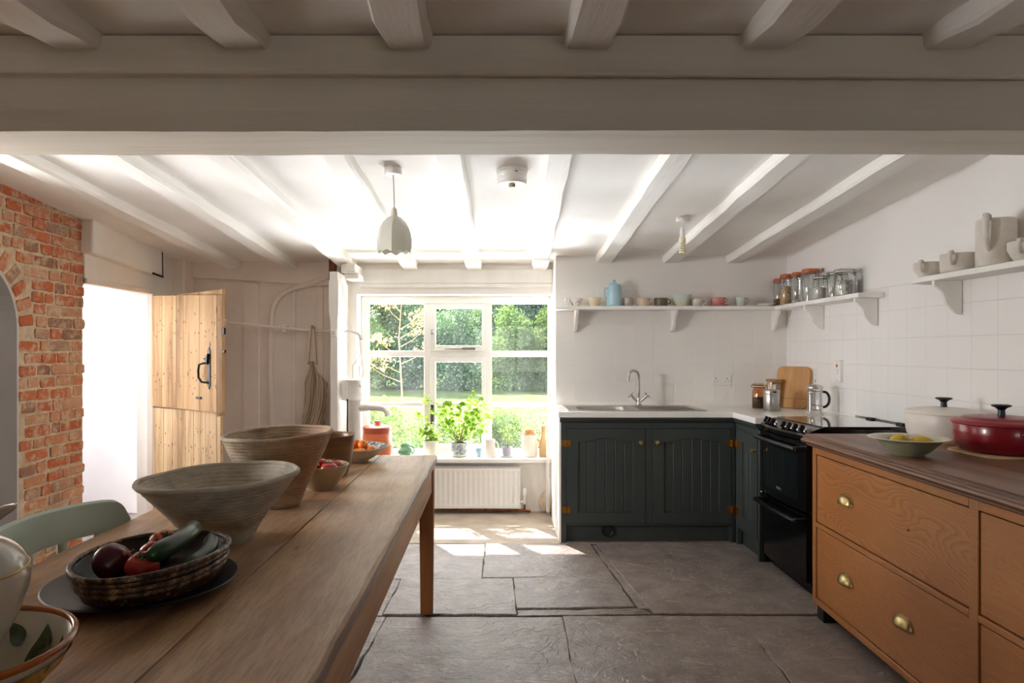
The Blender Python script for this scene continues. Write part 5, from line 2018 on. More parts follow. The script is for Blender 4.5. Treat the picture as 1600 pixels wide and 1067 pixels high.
frs = [(.012, -.072, .044), (.058, -.055, .045), (.100, -.022, .054), (.030, -.02, .039), (.080, .025, .048), (-.02, .03, .039), (.040, .052, .044), (-.056, -.04, .044), (-.064, .05, .047), (.015, .012, .079), (.055, -.010, .080), (-.030, -.012, .078)]
for i, (dx, dy, dz) in enumerate(frs):
    r = .0255 + .002 * math.sin(i * 2.3)
    o = thing('clementine', None, None, (-.690 + dx, 3.31 + dy, TZ + dz), group='oranges in the wide cream bowl')
    o['label'] = ['front orange fruit in the cream bowl', 'second orange fruit along the front of the cream bowl', 'orange fruit nearest the painted rim on the right', 'orange fruit in the middle bottom layer of the dish', 'orange fruit at the right back of the dish', 'orange fruit at the back centre of the dish', 'orange fruit behind the middle of the heap', 'orange fruit at the front left behind the brown pot', 'hindmost orange fruit at the left of the dish', 'topmost orange fruit of the heap', 'orange fruit just right of the topmost one', 'orange fruit just left of the topmost one'][i]
    o['category'] = 'orange'
    o.rotation_euler = (i * .7, i * 1.3, 0)
    m = MB()
    m.ball((0, 0, 0), (r, r, r * .9), 18, 12)
    m.build('fruit', orm, o, smooth=80)
    m = MB()
    m.lathe([(0, .0008), (.0035, .0006), (.0042, -.001)], 8, c=(0, 0, r * .9))
    m.build('navel', stemg, o)

# ---- dark platter with the stack of slipware dishes
pew = simple('dark_pewter', '#2e2a28', '#221f1d', 7, .5, metal=.2, bump=.1, bscale=20)
t = thing('platter', 'large dark round platter under the stacked dishes', 'platter', (-.785, 1.532, TZ))
m = MB()
m.lathe([(0, 0), (.12, 0), (.135, .004), (.155, .014), (.195, .021), (.199, .024), (.196, .026), (.153, .019), (.132, .009), (.12, .006), (0, .006)], 64)
m.build('plate', pew, t, smooth=40)
sl = NT('dark_slipware')
vo = sl.n('TexVoronoi', Vector=sl.coords(), Scale=70.0)
spk = sl.ramp(vo.outputs['Distance'], [(.18, g(1)), (.3, g(0))])
sel = sl.ramp(sl.noise(sl.coords(), 16, 3), [(.5, g(0)), (.58, g(1))])
sl.P(Specular_IOR_Level=.25, Base_Color=sl.mix(sl.math('MULTIPLY', spk, sel), sl.ramp(sl.noise(sl.coords(), 12, 4), [(.35, rgb('#1d130f')), (.65, rgb('#32211a'))]), rgb('#8f7355')), Roughness=.45)
sr_ = NT('chipped_cream_rim')
sr_.P(Base_Color=sr_.ramp(sr_.noise(sr_.coords(), 46, 5, .7), [(.42, rgb('#21150f')), (.54, rgb('#6b523c')), (.68, rgb('#b8a07a'))]), Roughness=.5)
def dish(z, r, label, rx, ry, dx=0, dy=0):
    t = thing('dish', label, 'dish', (-.742 + dx, 1.493 + dy, TZ + z + .006), -.18, group='slipware dishes stacked on the dark platter')
    m = MB()
    m.lathe(vessel([(.085, 0), (.10, .004), (.135, .018), (r - .006, .038), (r, .046)], .007, .007), 56, ex=rx, ey=ry, wob=lambda a, r_, z_: (r_ * (1 + .01 * math.sin(3 * a + z * 90)), z_ + (.003 * math.sin(2 * a + z * 50) if z_ > .03 else 0)))
    m.build('body', sl.m, t, smooth=60)
    m = MB()
    m.tube([((r - .003) * (1 + .01 * math.sin(3 * a + z * 90)) * rx * math.cos(a), (r - .003) * (1 + .01 * math.sin(3 * a + z * 90)) * ry * math.sin(a), .047 + .003 * math.sin(2 * a + z * 50)) for a in [2 * PI * k / 56 for k in range(57)]], .0062, 8, caps=False)
    m.build('rim', sr_.m, t, smooth=60)
dish(.007, .150, 'lowest dark slipware dish of the stack on the platter', .9, 1.16)
dish(.018, .153, 'second lowest dark slipware dish of the stack', .9, 1.15, .002, -.003)
dish(.029, .155, 'second highest dark slipware dish of the stack', .9, 1.16, -.002, .002)
dish(.040, .158, 'topmost dark slipware dish holding onion, tomatoes and courgettes', .9, 1.17)
DZ = TZ + .046 + .008
DX, DY = -.742, 1.493
on = thing('red_onion', 'big dark red onion at the left of the topmost dish', 'onion', (DX - .062, DY - .055, DZ + .036))
on.rotation_euler = (.5, .9, .2)
m = MB()
def onf(p):
    r = math.hypot(p.x, p.y)
    return Vector((p.x, p.y, p.z * (1 + (.35 if p.z > 0 else .1) * math.exp(-(r / .016) ** 2))))
m.ball((0, 0, 0), (.040, .040, .033), 24, 16, fn=onf)
m.build('bulb', simple('onion_skin', '#5e1a2b', '#45101d', 12, .3, stretch=(1, 1, .2)), on, smooth=80)
m = MB()
m.tube([(0, 0, .037), (.002, 0, .049), (.006, .002, .058)], [.006, .004, .002], 7)
m.build('stalk', simple('dry_onion_stalk', '#9c7a55', None, rough=.8), on)
tomato((DX + .012, DY - .075, DZ + .034), .034, 'front tomato in the topmost dish, touching the courgette tip', tomr, 'tomatoes in the topmost dish', (.3, .2, 0))
tomato((DX - .005, DY + .012, DZ + .034), .033, 'middle tomato in the topmost dish, beside the onion', tomr, 'tomatoes in the topmost dish', (-.3, .5, 1))
tomato((DX - .02, DY + .085, DZ + .036), .034, 'hindmost tomato in the topmost dish, orange red', simple('orange_red_skin', '#c2492a', '#a83a20', 5, .25), 'tomatoes in the topmost dish', (.2, -.4, 2))
def courgette(label, pts, rs, mat, group):
    t = thing('courgette', label, 'courgette', pts[0], group=group)
    p0 = Vector(pts[0])
    q = [Vector(p) - p0 for p in pts]
    path = bez(q[0], q[1], q[2], q[3], 20)
    rad = []
    for i in range(21):
        s = i / 20
        rad.append((rs[0] + (rs[1] - rs[0]) * s) * (min(1, (s + .03) / .12)) ** .5 * (min(1, (1.03 - s) / .12)) ** .5)
    m = MB()
    m.tube(path, rad, 14)
    m.build('fruit', mat, t, smooth=70)
    m = MB()
    d = (q[3] - q[2]).normalized()
    m.tube([q[3] - d * .004, q[3] + d * .014], [rs[1] * .5, rs[1] * .45], 7)
    m.build('stalk', stemg, t)
cg = simple('courgette_skin', '#2f4a2a', '#22381f', 14, .3, stretch=(1, 1, 1))
cg2 = simple('pale_courgette_skin', '#47583f', '#37482f', 14, .42)
courgette('dark green courgette lying highest across the topmost dish', [(DX + .035, DY - .095, DZ + .060), (DX + .065, DY + .0, DZ + .066), (DX + .055, DY + .05, DZ + .072), (DX + .035, DY + .115, DZ + .066)], (.021, .019), cg, 'courgettes in the topmost dish')
courgette('paler courgette lying low at the right of the topmost dish', [(DX + .082, DY - .045, DZ + .022), (DX + .105, DY + .02, DZ + .024), (DX + .098, DY + .07, DZ + .03), (DX + .075, DY + .115, DZ + .040)], (.018, .017), cg2, 'courgettes in the topmost dish')

# ---- basin and ewer in the near corner
BX, BY = -.795, .995
t = thing('basin', 'white basin painted with green leaves and an orange rim', 'basin', (BX, BY, TZ))
m = MB()
bprof = [(.070, 0), (.074, .008), (.080, .012), (.112, .030), (.142, .062), (.160, .098)]
m.lathe(vessel(bprof, .007, .014), 72)
m.build('body', simple('ivory_glaze', '#d8d2c2', '#cdc6b4', 6, .2), t, smooth=60)
m = MB()
m.tube([(.158 * math.cos(2 * PI * k / 72), .158 * math.sin(2 * PI * k / 72), .100) for k in range(73)], .0058, 10, caps=False)
m.build('rim', simple('orange_rim_glaze', '#b0622a', '#9a5020', 20, .2), t, smooth=60)
bandm = NT('ochre_painted_band')
bandm.P(Base_Color=bandm.ramp(bandm.noise(bandm.coords(), 40, 4), [(.4, rgb('#a8781f')), (.55, rgb('#c79a38')), (.62, rgb('#3f3a1c'))]), Roughness=.25)
m = MB()
m.lathe([(.1130, .0302), (.1430, .0620), (.1545, .082)], 72)
m.build('painted_band', bandm.m, t, smooth=60, fix=False)
inn = [(.135, .066), (.151, .0945)]
def inside(a, s):
    # point on the bowl's inner wall; s 0 at the floor, 1 at the rim
    P_ = [(.060, .0145), (.105, .0315), (.1345, .0625), (.1525, .0975)]
    s = max(0, min(.9999, s)) * 3
    i = int(s); u = s - i
    r = P_[i][0] + (P_[i + 1][0] - P_[i][0]) * u - .0018
    z = P_[i][1] + (P_[i + 1][1] - P_[i][1]) * u + .0012
    return (r * math.cos(a), r * math.sin(a), z)
lfm = simple('painted_leaf_green', '#41562f', '#2c3d22', 60, .25)
def painted_leaf(a0, s0, da, ds, w, name='painted_leaf'):
    m = MB()
    n = 10
    rows = []
    for i in range(n + 1):
        u = i / n
        hw = w * math.sin(PI * min(1, u ** .75)) + .0005
        L_ = math.hypot(da * .13, ds * .11)
        na, ns = -ds * .11 / L_, da * .13 / L_
        row = []
        for q in (-1, -.5, 0, .5, 1):
            aa = a0 + da * u + q * hw * na / .13
            ss = s0 + ds * u + q * hw * ns / .11
            row.append(inside(aa, ss))
        rows.append(row)
    vs = [p for r in rows for p in r]
    fs = []
    for i in range(n):
        for j in range(4):
            fs.append((i * 5 + j, i * 5 + j + 1, i * 5 + 6 + j, i * 5 + 5 + j))
    m.add(vs, fs)
    return m.build(name, lfm, t, smooth=80, fix=False)
for (a0, s0, da, ds, w) in ((.95, .25, .2, .62, .022), (.40, .35, .30, .5, .019), (.05, .62, .22, .28, .013), (-.15, .1, .35, .45, .014), (1.9, .3, .3, .5, .02), (2.8, .3, .3, .5, .02), (3.7, .3, .3, .5, .02), (4.6, .3, .3, .5, .02), (1.40, .55, .25, .3, .012)):
    painted_leaf(a0, s0, da, ds, w)
t = thing('jug', 'big white ewer with a thin gold band standing in the painted basin', 'jug', (-.825, .995, TZ + .0155))
m = MB()
def lip(a, r, z):
    if z > .235:
        k = min(1, (z - .235) / .035)
        e = max(0, math.cos(a)) ** 6
        return r + .064 * k * e, z + .016 * k * e - .006 * k * (1 - e)
    return r, z
jp = [(.042, 0), (.046, .008), (.058, .03), (.084, .07), (.110, .12), (.124, .165), (.122, .195), (.106, .220), (.078, .238), (.058, .250), (.055, .262), (.060, .278)]
m.lathe(vessel(smooth_profile(jp, 5), .005), 96, wob=lip)
ivory = simple('ivory_glaze_jug', '#cfc8b8', '#c6bfae', 4, .14)
m.build('body', ivory, t, smooth=60)
m = MB()
m.tube([(.1225 * math.cos(2 * PI * k / 64), .1225 * math.sin(2 * PI * k / 64), .193) for k in range(65)], .0016, 6, caps=False)
m.build('gold_band', simple('gold_line', '#b8923e', None, rough=.3, metal=.7), t)
m = MB()
m.tube(bez((-.055, 0, .265), (-.15, 0, .30), (-.18, 0, .20), (-.115, 0, .15), 14), [.010] * 15, 10)
m.build('handle', ivory, t)

# ================================================================== cups on the shelf over the sink
def handle_pts(r, z0, z1, out):
    return bez((r - .003, 0, z1), (r + out, 0, z1 + .004), (r + out, 0, z0 - .002), (r - .004, 0, z0), 12)
def mug(name, label, loc, prof, th, mat, hz, out=.026, hr=.0042, rz=0.0, group='cups on the shelf over the sink', saucer=None, cat='cup', deco=None):
    t = thing(name, label, cat, loc, rz, group=group)
    m = MB()
    m.lathe(vessel(prof, th), 36)
    m.build('body', mat, t, smooth=60)
    if hz:
        zt, zb, rt = hz
        m = MB()
        m.tube(bez((rt - .004, 0, zt), (rt + out, 0, zt + .008), (rt + out, 0, zb), (rt - .008, 0, zb), 12), hr, 8)
        m.build('handle', mat, t)
    return t
SZ = 1.66
SY = 5.235
def sx_(px): return (px - 772) * SY / 1066.7
cm = lambda n, a, b=None, **k: simple(n, a, b, k.pop('scale', 16), k.pop('rough', .35), **k)
t = thing('glass_tumbler', 'small clear glass at the left end of the cup shelf', 'glass', (sx_(885.5), SY - .02, SZ), group='cups on the shelf over the sink')
m = MB(); m.lathe(vessel([(.020, 0), (.022, .002), (.027, .055), (.0275, .060)], .0018, .008), 28)
m.build('body', M['jar_glass'], t, smooth=60)
florn = NT('floral_china')
kk = florn.ramp(florn.noise(florn.coords(), 60, 2), [(.60, g(0)), (.66, g(1))])
florn.P(Base_Color=florn.mix(kk, rgb('#e4dcd4'), rgb('#a77f78')), Roughness=.2)
mug('teacup', 'white floral teacup beside the small clear glass', (sx_(900), SY, SZ), [(.022, 0), (.024, .003), (.038, .02), (.046, .045), (.048, .060)], .003, florn.m, (.056, .022, .047), rz=-.3)
mug('teacup', 'cream teacup left of the blue coffee pot', (sx_(929), SY, SZ), [(.028, 0), (.03, .003), (.043, .018), (.047, .05), (.049, .066)], .003, cm('cream_china', '#e0d0b4', '#d8c6a6'), (.056, .022, .047), rz=-.35)
t = thing('coffee_pot', 'tall pale blue coffee pot with lid on the shelf', 'coffee pot', (sx_(959.5), SY - .005, SZ), group='cups on the shelf over the sink')
blue = cm('pale_blue_enamel', '#a9cbd8', '#a0c3d2', rough=.3)
m = MB(); m.lathe(vessel([(.052, 0), (.057, .004), (.0585, .02), (.053, .09), (.045, .15), (.043, .160)], .003), 36, wob=lambda a, r, z: (r + (.010 * max(0, math.cos(a)) ** 14 * min(1, max(0, (z - .115) / .045))), z))
m.build('body', blue, t, smooth=60)
m = MB(); m.lathe([(0, .158), (.045, .160), (.047, .163), (.038, .172), (.015, .180), (.008, .184), (.008, .188), (.012, .193), (.012, .199), (.007, .204), (0, .205)], 30)
m.build('lid', blue, t, smooth=50)
m = MB(); m.tube([(-.044, 0, .140), (-.066, 0, .142), (-.074, 0, .130), (-.070, 0, .08), (-.062, 0, .062), (-.052, 0, .062)], .0055, 8)
m.build('handle', blue, t)
mug('mug', 'plain grey straight mug right of the blue coffee pot', (sx_(981), SY, SZ), [(.034, 0), (.036, .003), (.0365, .064)], .003, cm('grey_glaze', '#aca59a', '#a0998e'), (.052, .018, .036), out=.024, rz=-.15)
mug('mug', 'speckled tan cup with drips beside the grey mug', (sx_(1005), SY, SZ), [(.040, 0), (.043, .004), (.050, .03), (.052, .062)], .003, cm('tan_drip_glaze', '#b89f84', '#d3c0a9', stretch=(1, 1, .3)), (.052, .022, .050), rz=-.5)
mug('mug', 'dark olive cup right of the speckled tan one', (sx_(1033), SY, SZ), [(.044, 0), (.046, .004), (.049, .03), (.052, .062)], .003, cm('olive_glaze', '#6a604c', '#575040'), (.052, .018, .050), rz=-.1, out=.03)
dip = NT('two_tone_glaze')
sz_ = dip.n('SeparateXYZ', Vector=dip.coords())
dip.P(Base_Color=dip.ramp(dip.math('ADD', dip.math('MULTIPLY', sz_.outputs['Z'], 14.0), dip.math('MULTIPLY', dip.noise(dip.coords(), 12, 3), .3)), [(.45, rgb('#d6c8a2')), (.75, rgb('#c7d0c6'))]), Roughness=.3)
t = thing('bowl', 'wide pale green bowl with a yellowish foot on the shelf', 'bowl', (sx_(1065), SY, SZ), group='cups on the shelf over the sink')
m = MB(); m.lathe(vessel([(.036, 0), (.038, .004), (.054, .028), (.068, .062), (.074, .088)], .004), 40)
m.build('body', dip.m, t, smooth=60)
mug('teacup', 'white cup with a looped handle left of the pink cup', (sx_(1089.5), SY + .01, SZ), [(.036, 0), (.040, .004), (.046, .03), (.047, .058)], .003, cm('white_grey_china', '#d3cec6', '#c8c2b9'), (.052, .014, .046), rz=-.5, out=.034)
pink = cm('pink_glaze', '#d08a86', '#c67e7b')
t = thing('saucer', 'pink saucer under the pink cup on the shelf', 'saucer', (sx_(1123), SY, SZ), group='cups on the shelf over the sink')
m = MB(); m.lathe([(0, 0), (.04, 0), (.06, .004), (.078, .011), (.079, .013), (.058, .008), (.04, .005), (0, .005)], 40)
m.build('plate', pink, t, smooth=50)
mug('teacup', 'pink cup on a pink saucer', (sx_(1122), SY, SZ + .005), [(.034, 0), (.038, .004), (.047, .03), (.050, .062)], .003, pink, (.056, .022, .048), rz=-.2)
mug('mug', 'pale green mug at the right end of the row of cups', (sx_(1158), SY, SZ), [(.030, 0), (.032, .003), (.034, .035), (.040, .068)], .003, cm('celadon_glaze', '#bfc9bd', '#b4bfb2'), (.058, .020, .035), rz=-.15, out=.028)
t = thing('plate', 'small white plate lying in the corner of the shelf', 'plate', (sx_(1197), SY + .0, SZ), group='cups on the shelf over the sink')
m = MB(); m.lathe([(0, 0), (.035, 0), (.05, .006), (.069, .017), (.070, .019), (.05, .010), (.035, .005), (0, .005)], 40)
m.build('plate', M['white_ceramic'], t, smooth=50)

# ================================================================== clip-top jars
def filled(t, r, z0, z1, mat, name='contents'):
    m = MB()
    m.lathe([(0, z0), (r * .96, z0), (r, z0 + .004), (r, z1 - .004), (r * .9, z1 + .003), (r * .4, z1 + .006), (0, z1 + .004)], 28)
    return m.build(name, mat, t, smooth=50)
def clip_jar(label, loc, r, h, lid_mat, wire, contents=None, fill=.5, rz=0.0, glass=None, group='glass jars on the corner shelf', neck=.84, squat=False):
    t = thing('clip_jar', label, 'jar', loc, rz, group=group)
    hn = h * .86
    m = MB()
    p = [(r * .93, 0), (r, .006), (r, hn * .78), (r * neck, hn * .92), (r * neck, hn)]
    m.lathe(vessel(p, .0028, .007), 32)
    m.build('body', glass or M['jar_glass'], t, smooth=50)
    m = MB()
    m.lathe([(r * neck, hn + .001), (r * neck + .005, hn + .001), (r * neck + .005, hn + .005), (r * neck, hn + .005)], 28)
    m.build('seal', M['orange_rubber'] if lid_mat == 'orange' else M['white_ceramic'], t)
    m = MB()
    m.lathe([(0, hn + .006), (r * neck + .006, hn + .006), (r * neck + .008, hn + .012), (r * neck + .004, h - .004), (r * neck - .006, h), (0, h)], 28)
    m.build('lid', {'orange': M['orange_rubber'], 'glass': M['jar_glass'], 'amber': M['amber_glass']}[lid_mat], t, smooth=40)
    m = MB()
    rw = r * neck + .0055
    m.tube([(rw * math.cos(2 * PI * k / 32), rw * math.sin(2 * PI * k / 32), hn - .004) for k in range(33)], .0014, 6, caps=False)
    m.tube([((rw + .004) * math.cos(2 * PI * k / 32), (rw + .004) * math.sin(2 * PI * k / 32), hn + .010) for k in range(33)], .0014, 6, caps=False)
    m.tube([(0, -rw - .002, hn + .010), (.008, -rw - .010, hn - .004), (.010, -rw - .012, hn - .026), (-.010, -rw - .012, hn - .026), (-.008, -rw - .010, hn - .004), (0, -rw - .002, hn + .010)], .0016, 6, caps=False)
    m.tube([(0, rw, hn - .008), (.0, rw + .008, hn + .004), (0, rw + .002, hn + .014)], .0022, 6)
    m.build('clip', wire, t)
    if contents is not None:
        filled(t, r - .0034, .0075, hn * fill, contents)
    return t
past = NT('dried_beans')
vo = past.n('TexVoronoi', Vector=past.coords((1, 1, .6)), Scale=150.0)
past.P(Base_Color=past.ramp(vo.outputs['Color'], [(.2, rgb('#a67c50')), (.5, rgb('#d8b98c')), (.8, rgb('#c09a6a'))]), Roughness=.7, Normal=past.bump(vo.outputs['Distance'], .8, .003))
spice = NT('dark_spice')
vo = spice.n('TexVoronoi', Vector=spice.coords(), Scale=220.0)
spice.P(Base_Color=spice.ramp(vo.outputs['Color'], [(.2, rgb('#4b3220')), (.8, rgb('#8d6a45'))]), Roughness=.8)
wht = simple('white_flour', '#d9d3ca', '#cbc4ba', 30, .9)
JX = 2.195
def jy(px): return JX * 1066.7 / (px - 772)
clip_jar('orange-topped jar of dark spice in the shelf corner', (JX, jy(1217.5), SZ), .043, .215, 'orange', M['wire'], spice.m, .30)
clip_jar('orange-topped jar of beans, second from the shelf corner', (JX - .012, jy(1231), SZ), .044, .232, 'orange', M['wire'], past.m, .68, rz=.3)
clip_jar('slim orange-topped jar with a little white powder', (JX, jy(1246), SZ), .041, .228, 'orange', M['wire'], wht, .10, rz=-.3)
clip_jar('widest orange-topped jar, empty', (JX, jy(1266), SZ), .062, .228, 'orange', M['wire'], None, 0, rz=.2)
clip_jar('short jar of white flour with black wire clips', (JX - .022, jy(1284) - .02, SZ), .047, .165, 'glass', M['dark_wire'], wht, .55, rz=.1)
clip_jar('clear empty jar with black wire clips', (JX, jy(1300) - .035, SZ), .050, .175, 'glass', M['dark_wire'], None, 0, rz=-1.2)
j7 = clip_jar('wide clear jar of folded papers at the near end of the corner shelf', (JX - .005, jy(1322), SZ), .068, .172, 'glass', M['wire'], None, 0, rz=.3)
pm = simple('printed_paper', '#cfc5b6', '#6d675f', 38, .8, stretch=(1, 3, 1))
pr_ = random.Random(8)
for k in range(9):
    m = MB()
    a = -.9 + k * .2
    m.box(-.003 + (k - 4) * .009 - .0006, -.045, .009, -.003 + (k - 4) * .009 + .0006, .045, .075 + pr_.uniform(-.012, .025))
    m.build('paper', pm if k % 2 else wht, j7)

# ---- grey stoneware on the right-hand shelf
S2 = 1.688
stn = cm('warm_grey_stoneware', '#dad3c9', '#cfc7bc', scale=22, rough=.5)
def strap_handle(t, pts, w, th, mat):
    m = MB(); m.tube(pts, w, 8, flat=th, up=None); return m.build('handle', mat, t)
def stone_mug(label, x, y, r, h, foot, hz, cat='mug', name='stoneware_mug'):
    t = thing(name, label, cat, (x, y, S2), group='grey stoneware on the right-hand shelf')
    m = MB()
    m.lathe(vessel([(r * foot, 0), (r * foot + .006, .004), (r * (foot + 1) / 2 + .004, h * .28), (r, h * .6), (r, h)], .004), 40)
    m.build('body', stn, t, smooth=60)
    d = Vector((-.80, -.60, 0)).normalized()
    m = MB()
    P3 = lambda o, z: tuple(d * o + Vector((0, 0, z)))
    m.tube([P3(r - .004, h * .92), P3(r + .010, h * 1.10), P3(r + .026, h * 1.06), P3(r + .030, h * .75), P3(r + .014, h * .40), P3(r - .006, h * .36)], [.007, .0085, .009, .0085, .0075, .007], 8, flat=.55, up=(d.y, -d.x, 0))
    m.build('handle', stn, t, smooth=60)
stone_mug('small rounded grey mug at the far end of the right-hand shelf', 2.205, 3.50 - .03, .064, .078, .45, 1)
stone_mug('wide straight grey mug left of the tall jug', 2.19, 3.215, .078, .086, .9, 1)
t = thing('stoneware_jug', 'tall straight grey jug with a long strap handle', 'jug', (2.195, 2.985, S2), group='grey stoneware on the right-hand shelf')
m = MB()
m.lathe(vessel([(.073, 0), (.076, .004), (.077, .09), (.075, .196), (.075, .203)], .004), 44)
m.build('body', stn, t, smooth=60)
m = MB()
d = Vector((-.82, -.57, 0))
P3 = lambda o, z: tuple(d * o + Vector((0, 0, z)))
m.tube([P3(.070, .19), P3(.085, .216), P3(.108, .218), P3(.112, .20), P3(.110, .13), P3(.100, .085), P3(.074, .062)], [.011, .012, .013, .013, .0125, .011, .009], 8, flat=.45, up=(d.y, -d.x, 0))
m.build('handle', stn, t, smooth=60)
stone_mug('grey mug in front of the tall jug at the shelf edge', 2.185, 2.80, .066, .078, .55, 1)

# ================================================================== on the worktop by the corner
WZ = .900
GRP = 'jars and canisters in the worktop corner'
cof = simple('ground_coffee', '#2a1a12', '#3a251a', 80, .9)
clip_jar('amber clip jar half full of coffee', (1.928, 4.965, WZ), .049, .185, 'amber', M['dark_wire'], cof, .52, rz=1.2, glass=M['amber_glass'], group=GRP)
t = thing('canister', 'brushed steel canister in front of the cork-topped jar', 'canister', (1.945, 4.78, WZ), group=GRP)
m = MB(); m.lathe([(0, 0), (.053, 0), (.055, .003), (.055, .118), (.054, .12), (0, .12)], 40)
m.build('body', M['steel'], t, smooth=40)
m = MB(); m.lathe([(.054, .121), (.0562, .122), (.0562, .143), (.054, .147), (.02, .148), (0, .148)], 40)
m.build('lid', M['steel'], t, smooth=40)
m = MB(); m.box(-.016, -.0575, .128, .010, -.0555, .140)
m.build('label_window', M['black_plastic'], t)
t = thing('cork_jar', 'tall glass jar with a cork lid behind the steel canister', 'jar', (2.055, 5.02, WZ), group=GRP)
m = MB(); m.lathe(vessel([(.048, 0), (.05, .005), (.05, .185), (.049, .19)], .003, .008), 36)
m.build('body', M['jar_glass'], t, smooth=50)
m = MB(); m.lathe([(0, .175), (.045, .176), (.046, .191), (.053, .192), (.053, .208), (.050, .211), (0, .212)], 36)
m.build('lid', M['cork'], t, smooth=40)
# chopping board leaning across the corner
cb = thing('chopping_board', 'rounded beech chopping board leaning in the worktop corner', 'chopping board', (2.158, 4.955, WZ), R(-52))
cb.rotation_euler = (R(-9), 0, R(-52))
m = MB()
out = []
Wb, Hb, rc = .255, .305, .045
for (cx, cz, a0) in ((Wb / 2 - rc, rc, -90), (Wb / 2 - rc, Hb - rc, 0), (-Wb / 2 + rc, Hb - rc, 90), (-Wb / 2 + rc, rc, 180)):
    for i in range(7):
        a = R(a0 + 90 * i / 6)
        out.append((cx + rc * math.cos(a), cz + rc * math.sin(a)))
m.prism(out, 'y', -.013, .013)
m.v = [(p[0], p[1], p[2] + .003) for p in m.v]
m.build('board', M['board_wood'], cb, bevel=.004)
m = MB()
m.box(-Wb / 2 + .003, -.0138, .072, Wb / 2 - .003, -.0128, .0745)
m.build('seam', simple('dark_seam', '#7a5230', None, rough=.7), cb)
# cafetiere
cf = thing('cafetiere', 'glass and chrome cafetiere with a black handle on the worktop', 'cafetiere', (2.115, 4.50, WZ), R(-18))
m = MB(); m.lathe(vessel([(.044, .028), (.046, .032), (.046, .165), (.048, .170)], .002, .034), 36)
m.build('beaker', M['jar_glass'], cf, smooth=50)
m = MB()
m.lathe([(0, .170), (.050, .170), (.052, .173), (.052, .182), (.045, .192), (.025, .198), (.006, .200), (0, .200)], 36)
m.build('lid', M['chrome'], cf, smooth=40)
m = MB()
m.tube([(0, 0, .06), (0, 0, .218)], .0022, 8)
m.ball((0, 0, .222), .008, 12, 8)
m.lathe([(0, .058), (.043, .058), (.043, .064), (0, .064)], 30)
m.build('plunger', M['chrome'], cf, smooth=40)
m = MB()
for zc in (.030, .150):
    m.tube([(.0475 * math.cos(2 * PI * k / 36), .0475 * math.sin(2 * PI * k / 36), zc) for k in range(37)], .0028, 6, caps=False)
for k in range(4):
    a = R(45 + 90 * k)
    c_, s_ = math.cos(a), math.sin(a)
    m.tube([(.048 * c_, .048 * s_, .155), (.048 * c_, .048 * s_, .035), (.050 * c_, .050 * s_, .022), (.059 * c_, .059 * s_, .004), (.064 * c_, .064 * s_, .003)], [.0026, .0026, .003, .003, .0045], 6)
m.build('frame', M['chrome'], cf, smooth=60)
m = MB()
m.tube(bez((.046, 0, .150), (.098, 0, .160), (.100, 0, .050), (.048, 0, .050), 18), [.0085] * 19, 12, flat=.75)
m.build('handle', M['black_plastic'], cf, smooth=60)

# ================================================================== on the oak chest
HZ = .905
t = thing('enamel_bowl', 'pale green bowl with a wide cream rim holding two lemons', 'bowl', (1.655, 2.725, HZ))
gb = simple('sage_glaze', '#a5a98c', '#9a9f80', 6, .3)
m = MB()
m.lathe([(0, 0), (.052, 0), (.055, .004), (.078, .018), (.104, .046), (.118, .060), (.144, .066), (.146, .069), (.143, .070), (.115, .065), (.100, .050), (.074, .024), (.05, .010), (0, .009)], 64)
m.build('body', gb, t, smooth=40)
m = MB()
m.lathe([(.1455, .0675), (.1462, .0695), (.143, .0712), (.115, .0662), (.1015, .052)], 64)
m.build('rim', simple('cream_enamel', '#d6d2bb', '#cbc7ae', 7, .3), t, smooth=50, fix=False)
lem = simple('lemon_peel', '#d9b63c', '#cda62e', 6, .38, bump=.3, bscale=180, bdist=.001)
for i, (dx, dy, dz, a, lab) in enumerate(((-.030, .010, .050, .4, 'left lemon in the pale green bowl, slightly higher'), (.045, -.012, .044, -.5, 'right lemon in the pale green bowl, slightly lower'))):
    o = thing('lemon', lab, 'lemon', (1.655 + dx, 2.725 + dy, HZ + dz), a, group='lemons in the pale green bowl')
    m = MB()
    m.ball((0, 0, 0), (.044, .033, .033), 22, 14, fn=lambda p: Vector((p.x * (1 + .13 * (abs(p.x) / .044) ** 6), p.y * (1 - .25 * (abs(p.x) / .044) ** 6), p.z * (1 - .25 * (abs(p.x) / .044) ** 6))))
    m.build('fruit', lem, o, smooth=80)
    m = MB()
    m.lathe([(0, .001), (.0035, .0006), (.004, -.002)], 8, M=Matrix.Rotation(R(90), 3, 'Y'), c=(.0498, 0, 0))
    m.build('stem_end', stemg, o)

